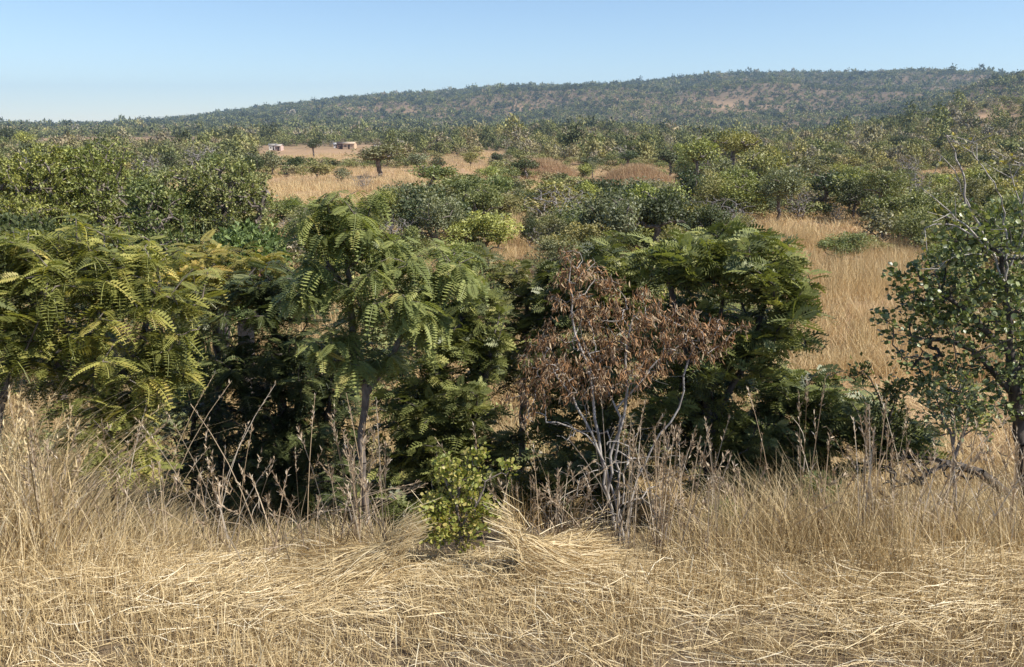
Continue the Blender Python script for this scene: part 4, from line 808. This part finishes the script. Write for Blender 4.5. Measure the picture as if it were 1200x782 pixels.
# px, top, foot, width (picture), kind, colour, name, label, category
HAND = [
 (507, 214, 294, 92, 'bush', 'dark', 'dark_bush', 'large glossy dark green bush standing before the pale grass strip in the middle', 'bush'),
 (505, 192, 226, 62, 'tree', 'mid', 'leafy_tree', 'round leafy tree directly behind the large glossy dark bush', 'tree'),
 (566, 243, 305, 92, 'bush', 'lime', 'lime_bush', 'brightest yellow green bush, right of the large glossy dark bush', 'bush'),
 (470, 248, 300, 50, 'bare', 'ash', 'twiggy_bush', 'ashy twiggy bush at the left foot of the large glossy dark bush', 'bush'),
 (445, 172, 208, 70, 'tree', 'grey', 'spreading_tree', 'spreading grey green tree at the right end of the huts clearing', 'tree'),
 (368, 164, 186, 23, 'tree', 'dark', 'round_tree', 'single round crowned dark tree on the bare clearing between the huts', 'tree'),
 (320, 176, 205, 34, 'bush', 'grey', 'grey_bush', 'grey green bush in front of the two pale huts', 'bush'),
 (348, 181, 204, 30, 'bush', 'dark', 'dark_bush', 'small dark bush between the two pale huts and the pale grass strip', 'bush'),
 (372, 190, 212, 44, 'bush', 'olive', 'olive_bush', 'low olive bush overlapping the far edge of the pale grass strip', 'bush'),
 (445, 262, 300, 46, 'bush', 'olive', 'olive_bush', 'olive bush between the slender forked tree top and the large glossy bush', 'bush'),
 (340, 228, 262, 44, 'bush', 'mid', 'leafy_bush', 'mid green bush at the near left end of the pale grass strip', 'bush'),
 (445, 232, 250, 18, 'bush', 'dark', 'dark_bush', 'tiny dark bush alone on the pale grass strip', 'bush'),
 (240, 166, 206, 52, 'bare', 'ash', 'bare_tree', 'leafless ash grey tree behind the left thicket', 'tree'),
 (200, 176, 208, 24, 'bush', 'dark', 'dark_bush', 'dark round bush left of the leafless ash grey tree', 'bush'),
 (270, 178, 205, 40, 'bush', 'olive', 'olive_bush', 'olive bush right of the leafless ash grey tree', 'bush'),
 (8, 152, 178, 34, 'tree', 'dark', 'dark_tree', 'dark tree at the left edge beside the far brown field', 'tree'),
 (35, 168, 192, 12, 'bush', 'dark', 'dark_bush', 'tiny dark bush left of the domed tree, on the far field edge', 'bush'),
 (160, 165, 180, 14, 'bush', 'dark', 'dark_bush', 'little dark bush right of the domed tree, on the far field edge', 'bush'),
 (552, 178, 196, 20, 'bush', 'yellow', 'yellow_bush', 'yellowing bush left of the left russet mound', 'bush'),
 (583, 180, 198, 20, 'tree', 'dark', 'dark_tree', 'small dark tree just left of the left russet mound', 'tree'),
 (616, 186, 212, 38, 'tree', 'dark', 'dark_tree', 'dark flat tree standing in front of the left russet mound', 'tree'),
 (596, 196, 215, 30, 'bush', 'mid', 'leafy_bush', 'mid green bush at the left foot of the left russet mound', 'bush'),
 (577, 194, 214, 30, 'bush', 'lime', 'lime_bush', 'yellow green bush left of the dark flat tree', 'bush'),
 (736, 178, 198, 42, 'tree', 'dark', 'dark_tree', 'broad dark tree behind the right russet mound with a yellow patch beside it', 'tree'),
 (748, 177, 192, 18, 'bush', 'yellow', 'yellow_bush', 'yellow topped bush right behind the broad dark tree', 'bush'),
 (690, 184, 200, 26, 'bush', 'dark', 'dark_bush', 'dark bush in the gap between the two russet mounds', 'bush'),
 (684, 192, 212, 22, 'bush', 'lime', 'lime_bush', 'small yellow green bush at the right foot of the left russet mound', 'bush'),
 (785, 178, 206, 44, 'tree', 'dark', 'dark_tree', 'dark tree right of the right russet mound', 'tree'),
 (705, 206, 236, 60, 'bush', 'dark', 'dark_bush', 'wide dark bush in front of the right russet mound', 'bush'),
 (745, 205, 245, 72, 'bush', 'grey', 'grey_bush', 'wide grey green bush right of the wide dark bush before the right mound', 'bush'),
 (640, 205, 250, 62, 'bush', 'olive', 'olive_bush', 'rounded olive bush in front of the left russet mound', 'bush'),
 (606, 212, 234, 20, 'bush', 'dark', 'dark_bush', 'small dark bush left of the rounded olive bush', 'bush'),
 (622, 250, 296, 34, 'bush', 'dark', 'dark_bush', 'upright dark bush right of the brightest yellow green bush', 'bush'),
 (735, 235, 300, 66, 'bush', 'lime', 'lime_bush', 'bright leafy bush behind the top of the brown withered tree', 'bush'),
 (858, 160, 215, 62, 'umbrella', 'yellow', 'umbrella_tree', 'flat topped umbrella tree with golden crown below the big hill', 'tree'),
 (828, 172, 205, 30, 'tree', 'dark', 'dark_tree', 'dark tree tucked against the left side of the golden umbrella tree', 'tree'),
 (915, 182, 202, 34, 'tree', 'dark', 'dark_tree', 'dark tree a little right of the golden umbrella tree', 'tree'),
 (895, 186, 204, 16, 'tree', 'dark', 'dark_tree', 'narrow dark tree between the golden umbrella tree and its right neighbour', 'tree'),
 (962, 184, 204, 26, 'tree', 'dark', 'dark_tree', 'second dark tree right of the golden umbrella tree, at the slope foot', 'tree'),
 (870, 205, 262, 66, 'bush', 'lime', 'lime_bush', 'bright leafy bush just in front of the golden umbrella tree', 'bush'),
 (835, 205, 255, 50, 'bush', 'olive', 'olive_bush', 'olive bush in front of the dark tree at the umbrella tree side', 'bush'),
 (910, 198, 262, 56, 'tree', 'grey', 'grey_tree', 'grey half bare tree with crooked stems rising from russet grass', 'tree'),
 (935, 215, 258, 36, 'bare', 'ash', 'bare_bush', 'bare tangled bush right of the grey half bare tree', 'bush'),
 (965, 200, 250, 60, 'tree', 'dark', 'dark_tree', 'big darkest green tree above the right tawny grass', 'tree'),
 (1000, 205, 256, 50, 'bush', 'dark', 'dark_bush', 'dark green bush right of the big darkest tree', 'bush'),
 (1030, 198, 262, 62, 'tree', 'mid', 'leafy_tree', 'spreading green tree with a white forked stem left of the ash grey crown', 'tree'),
 (1068, 196, 240, 40, 'bare', 'ash', 'bare_tree', 'ash grey leafless crown right of the white stemmed tree', 'tree'),
 (1080, 222, 280, 66, 'bush', 'mid', 'leafy_bush', 'green bush below the ash grey leafless crown', 'bush'),
 (1078, 250, 292, 60, 'bush', 'dark', 'dark_bush', 'low dark bush before the green bush, right of the tawny grass', 'bush'),
 (985, 268, 312, 64, 'bush', 'mid', 'leafy_bush', 'neat rounded green bush alone in the right tawny grass', 'bush'),
 (1010, 236, 264, 26, 'bush', 'grey', 'pale_bush', 'small pale leaved bush under the big darkest tree', 'bush'),
 (980, 236, 262, 20, 'bare', 'ash', 'bare_bush', 'whitish bare bush at the foot of the big darkest tree', 'bush'),
 (842, 228, 286, 90, 'bare', 'ash', 'twiggy_bush', 'wide purplish grey twiggy bush at the left end of the russet grass', 'bush'),
 (795, 225, 290, 70, 'bush', 'olive', 'olive_bush', 'olive bush left of the wide purplish twiggy bush', 'bush'),
 (1120, 205, 262, 60, 'bush', 'grey', 'grey_bush', 'grey green bush seen through the bare twigs at right', 'bush'),
 (1180, 225, 290, 70, 'bush', 'mid', 'leafy_bush', 'green bush behind the bare twigs at the right edge', 'bush'),
 (666, 240, 290, 58, 'bush', 'mid', 'leafy_bush', 'mid green bush between the upright dark bush and the bright one behind the withered tree', 'bush'),
 (400, 196, 214, 26, 'bush', 'grey', 'grey_bush', 'greyish bush under the brown hut on the clearing', 'bush'),
 (425, 203, 222, 26, 'bare', 'brown', 'bare_bush', 'purplish brown bush at the left foot of the spreading grey green tree', 'bush'),
 (530, 205, 240, 48, 'bush', 'mid', 'leafy_bush', 'green bush right behind the large glossy dark bush, left of the lime one', 'bush'),
 (488, 178, 200, 34, 'bush', 'grey', 'grey_bush', 'greyish bush right of the spreading grey green tree', 'bush'),
 (478, 262, 318, 60, 'bush', 'mid', 'leafy_bush', 'mid green bush just right of the slender forked tree top', 'bush'),
 (535, 278, 330, 70, 'bush', 'lime', 'lime_bush', 'low lime bush in front of the large glossy dark bush', 'bush'),
 (655, 275, 330, 66, 'bush', 'grey', 'grey_bush', 'grey green bush just left of the top of the withered tree', 'bush'),
 (590, 225, 262, 60, 'bush', 'olive', 'olive_bush', 'olive bush behind the brightest yellow green bush', 'bush'),
 (470, 215, 250, 40, 'bush', 'mid', 'leafy_bush', 'green bush at the right end of the pale grass strip', 'bush'),
 (770, 255, 305, 70, 'bush', 'mid', 'leafy_bush', 'green bush behind the top left of the dark glossy tree', 'bush'),
 (1020, 275, 302, 34, 'bush', 'olive', 'olive_bush', 'little olive bush touching the neat rounded bush', 'bush'),
 (690, 225, 262, 50, 'bush', 'olive', 'olive_bush', 'olive bush just before the wide dark bush of the right mound', 'bush'),
 (513, 184, 202, 22, 'bush', 'dark', 'dark_bush', 'small dark bush behind the round leafy tree', 'bush'),
]
LAND = [(507, 255, 'the large glossy dark bush'), (858, 190, 'the golden umbrella tree'), (637, 196, 'the left russet mound'), (745, 203, 'the right russet mound'), (965, 225, 'the big darkest tree'),
        (445, 190, 'the spreading grey green tree'), (368, 175, 'the round tree by the huts'), (240, 186, 'the leafless grey tree'), (985, 290, 'the lone tawny grass bush'), (1068, 215, 'the ash grey leafless crown'),
        (566, 275, 'the brightest yellow green bush'), (842, 258, 'the purplish twiggy bush'), (735, 268, 'the brown withered crown'), (1150, 160, 'the bare yellow twigs'), (110, 180, 'the domed left tree')]
def valley():
    g = np.random.default_rng(33); protos(); used = []
    for px, top, foot, w, kind, col, name, lab, cat_ in HAND:
        P = hit(px, foot); D = P[1]; P[2] -= .05; ht = (foot-top)*D/F*1.05; wd = w*D/F*1.15; k = kind
        if D < 60 and kind in ('bush', 'tree'): k = kind+'_hi'
        instance(k, P, wd, ht/.95, COLR[col], name, lab, cat_, None, g); used.append((P[0], P[1], wd*.5))
    # the rest of the scrub: named from what stands nearest
    new = []; tries = 0
    kinds = ['bush']*5+['tree']*3+['bare']
    while len(new) < 290 and tries < 14000:
        tries += 1; px = g.uniform(-15, 1215); foot = 183+(150*g.random()**1.25)
        if px < 330 and foot > 215 and g.random() < .8: continue
        P = hit(px, foot); r = math.hypot(P[0], P[1])
        if openness(P[:1], P[1:2])[0] > .35 or r < 24: continue
        s = g.uniform(1.7, 4.6)*np.interp(r, [20, 60, 200], [.62, 1.0, 1.35]); 
        if any((P[0]-a)**2+(P[1]-b)**2 < (c*.6+s*.32)**2 for a, b, c in used): continue
        kind = kinds[g.integers(0, len(kinds))]; h = s*(g.uniform(.65, .95) if kind != 'tree' else g.uniform(.95, 1.3))
        if kind == 'bare': col = ['ash', 'brown'][int(g.random() < .4)]
        else: col = ['mid', 'grey', 'olive', 'lime', 'dark'][int(np.searchsorted([.30, .55, .78, .88], g.random()))]
        if blocks(P[:1], P[1:2], h, s*.5)[0]: continue
        used.append((P[0], P[1], s*.5)); new.append(dict(px=px, foot=foot, top=foot-h*F/P[1], P=P, w=s, h=h, kind=kind, col=col, r=r))
    SZ = lambda s: 'small' if s < 2.8 else 'broad'
    for e in new:
        l = min(LAND, key=lambda q: (q[0]-e['px'])**2+((q[1]-e['foot'])*2.2)**2); dx = e['px']-l[0]; dy = e['foot']-l[1]-12
        rel = ('right of' if dx > 0 else 'left of') if abs(dx) > abs(dy)*2.2 else ('in front of' if dy > 0 else 'behind')
        noun = {'bush': 'bush', 'tree': 'tree', 'bare': 'twiggy bush'}[e['kind']]
        e['lab'] = (SZ(e['w']), CW[e['col']], noun, rel, l[2])
    groups = {}
    for e in new: groups.setdefault(e['lab'], []).append(e)
    ORD = ['leftmost', 'second', 'third', 'fourth', 'fifth', 'sixth', 'seventh', 'eighth', 'ninth', 'tenth', 'eleventh', 'twelfth', 'thirteenth', 'fourteenth']; NUM = ['', 'one', 'two', 'three', 'four', 'five', 'six', 'seven', 'eight', 'nine', 'ten', 'eleven', 'twelve', 'thirteen', 'fourteen', 'fifteen']
    for lb, es in groups.items():
        es.sort(key=lambda e: e['px']); a, b, c, rel, l = lb
        for i, e in enumerate(es):
            if len(es) == 1: s = f'{a} {b} {c} {rel} {l}'
            else:
                o = 'leftmost' if i == 0 else 'rightmost' if i == len(es)-1 else ORD[i]+' from left'
                s = f'{o} of {NUM[len(es)]} {a} {b} {c}{"es" if c.endswith("sh") else "s"} {rel} {l}'
            nm = {'bush': 'bush', 'tree': 'tree', 'bare': 'twiggy_bush'}[e['kind']]; P = e['P'].copy(); P[2] -= .05
            k = e['kind']+('_hi' if e['r'] < 45 and e['kind'] != 'bare' else '')
            instance(k, P, e['w']*1.15, e['h']*1.08, COLR[e['col']], CW[e['col']].split()[-1]+'_'+nm if 0 else nm, s, nm.split('_')[-1], 'scrub of the valley floor', g)
    print('valley plants', len(new)+len(HAND))
def mounds():
    g = np.random.default_rng(35)
    for px, foot, top, wpx, lab in [(637, 208, 185, 86, 'left of two russet grass covered mounds, a dark flat tree before it'), (745, 215, 190, 90, 'right and redder of two russet grass covered mounds')]:
        P = hit(px, foot); D = P[1]; w = wpx*D/F*.5; h = (foot-top)*D/F*.85; root = _thing('grassy_mound', lab, 'mound', P-[0, 0, .2], None)
        a = np.linspace(0, 2*math.pi, 33)[:-1]; q = np.linspace(0, 1, 12); A, Qq = np.meshgrid(a, q)
        def top_(x, y): rr = np.clip(np.hypot(x/w, y/(w*.7)), 0, 1); return h*(1-rr**1.6)*(1+.25*(vnoise(x*.5+px, y*.5)-.5))
        x = np.cos(A)*Qq*w; y = np.sin(A)*Qq*w*.7; V = np.stack([x, y, top_(x, y)-.02], -1).reshape(-1, 3)
        Q = np.array([[i*32+j, (i+1)*32+j, (i+1)*32+(j+1) % 32, i*32+(j+1) % 32] for i in range(11) for j in range(32)])
        m = bark_mat('mound_earth', (.22, .12, .08), (.34, .2, .12), 1, 2); link('earth', mesh('earth', V, Q, m, smooth=True), root)
        n = 9000; u = g.random(n)**.5; b = g.uniform(0, 6.28, n); x = np.cos(b)*u*w; y = np.sin(b)*u*w*.7
        V, Q, r = blades(g, np.stack([x, y, top_(x, y)-.03], 1), g.uniform(.4, 1.0, n), .035, .2, .25, 2); link('russet_grass', mesh('russet_grass', V, Q, M['russet'], r), root)
def flat_mat(name, c, rough=.9):
    m, nt = new_mat(name); n = nt.nodes.new('ShaderNodeTexNoise'); n.inputs['Scale'].default_value = 3; tc = nt.nodes.new('ShaderNodeTexCoord'); nt.links.new(tc.outputs['Object'], n.inputs['Vector'])
    r = ramp(nt, [tuple(a*.8 for a in c), tuple(a*1.1 for a in c)], n.outputs['Fac'], [.3, .7]); p = nt.nodes.new('ShaderNodeBsdfPrincipled'); nt.links.new(r.outputs[0], p.inputs['Base Color']); p.inputs['Roughness'].default_value = rough
    o = nt.nodes.new('ShaderNodeOutputMaterial'); nt.links.new(p.outputs[0], o.inputs[0]); return m
def box(x0, x1, y0, y1, z0, z1):
    V = np.array([[x, y, z] for z in (z0, z1) for y in (y0, y1) for x in (x0, x1)], float)
    return V, np.array([[0, 2, 3, 1], [4, 5, 7, 6], [0, 1, 5, 4], [2, 6, 7, 3], [0, 4, 6, 2], [1, 3, 7, 5]])
def houses():
    for px, foot, w, d, h, wall, roof, rot, lab, nm in [
        (320, 176.2, 3.6, 3.4, 2.3, (.62, .58, .52), (.30, .27, .23), .3, 'whitish hut with a grey roof, left one of the pale pair on the clearing', 'hut'),
        (327.5, 176.6, 2.8, 3.0, 2.2, (.55, .40, .33), (.42, .36, .30), -.2, 'pinkish hut, right one of the pale pair on the clearing', 'hut'),
        (394, 173.5, 2.2, 2.4, 2.0, (.62, .58, .54), (.45, .42, .4), .1, 'tiny white hut left of the brown roofed house', 'hut'),
        (402, 174.2, 5.2, 4.0, 2.3, (.20, .11, .08), (.10, .065, .05), .15, 'dark brown house in the row at the clearing', 'house'),
        (410, 174.2, 5.6, 3.6, 2.4, (.60, .42, .27), (.50, .38, .27), -.15, 'ochre mud house right of the dark brown house', 'house'),
        (442, 172.5, 3.4, 3.2, 2.0, (.55, .52, .46), (.42, .40, .36), .2, 'pale hut with a peaked roof at the right end of the clearing', 'hut')]:
        P = hit(px, foot); root = _thing(nm, lab, nm, P-[0, 0, .25], None); root.rotation_euler = (0, 0, rot)
        wm = flat_mat('wall_plaster', wall); rm = flat_mat('roof_sheet', roof); dk = flat_mat('dark_wood', (.07, .05, .04))
        # walls with a gable
        hw, hd, z = w/2, d/2, h+.25
        V = np.array([[-hw, -hd, 0], [hw, -hd, 0], [hw, hd, 0], [-hw, hd, 0], [-hw, -hd, z], [hw, -hd, z], [hw, hd, z], [-hw, hd, z], [-hw, 0, z+.55], [hw, 0, z+.55]], float)
        Q = np.array([[0, 1, 5, 4], [2, 3, 7, 6], [1, 2, 6, 5], [3, 0, 4, 7], [5, 6, 9, 9], [7, 4, 8, 8]]); 
        me = bpy.data.meshes.new('wall'); me.from_pydata(V.tolist(), [], [(0, 1, 5, 4), (2, 3, 7, 6), (1, 2, 6, 9, 5), (3, 0, 4, 8, 7)]); me.materials.append(wm); link('wall', me, root)
        e = .3; T = []
        for s in (-1, 1):
            a = np.array([[-hw-e, s*(hd+e), z-.12], [hw+e, s*(hd+e), z-.12], [hw+e, 0, z+.62], [-hw-e, 0, z+.62]]); b = a+[0, 0, .07]; k = np.concatenate([a, b])
            T.append((k, np.array([[0, 1, 2, 3], [4, 5, 6, 7], [0, 1, 5, 4], [1, 2, 6, 5], [2, 3, 7, 6], [3, 0, 4, 7]]), np.zeros(6)))
        V, Q, r = cat(T); link('roof', mesh('roof', V, Q, rm), root)
        V, Q = box(-.15, .6, -hd-.03, -hd+.02, .05, 2.05); dr = link('door', mesh('door', V, Q, dk), root)
        V, Q = box(.48, .53, -hd-.07, -hd-.03, 1.0, 1.12); link('handle', mesh('handle', V, Q, rm), dr)
        V, Q = box(-hw*.75, -hw*.35, -hd-.03, -hd+.02, 1.1, 1.7); link('window', mesh('window', V, Q, dk), root)

build_ground(); build_air(); build_haze(); build_woodland()
near_trees(); near_grass(); field_grass(); undergrowth(); valley(); mounds(); houses()
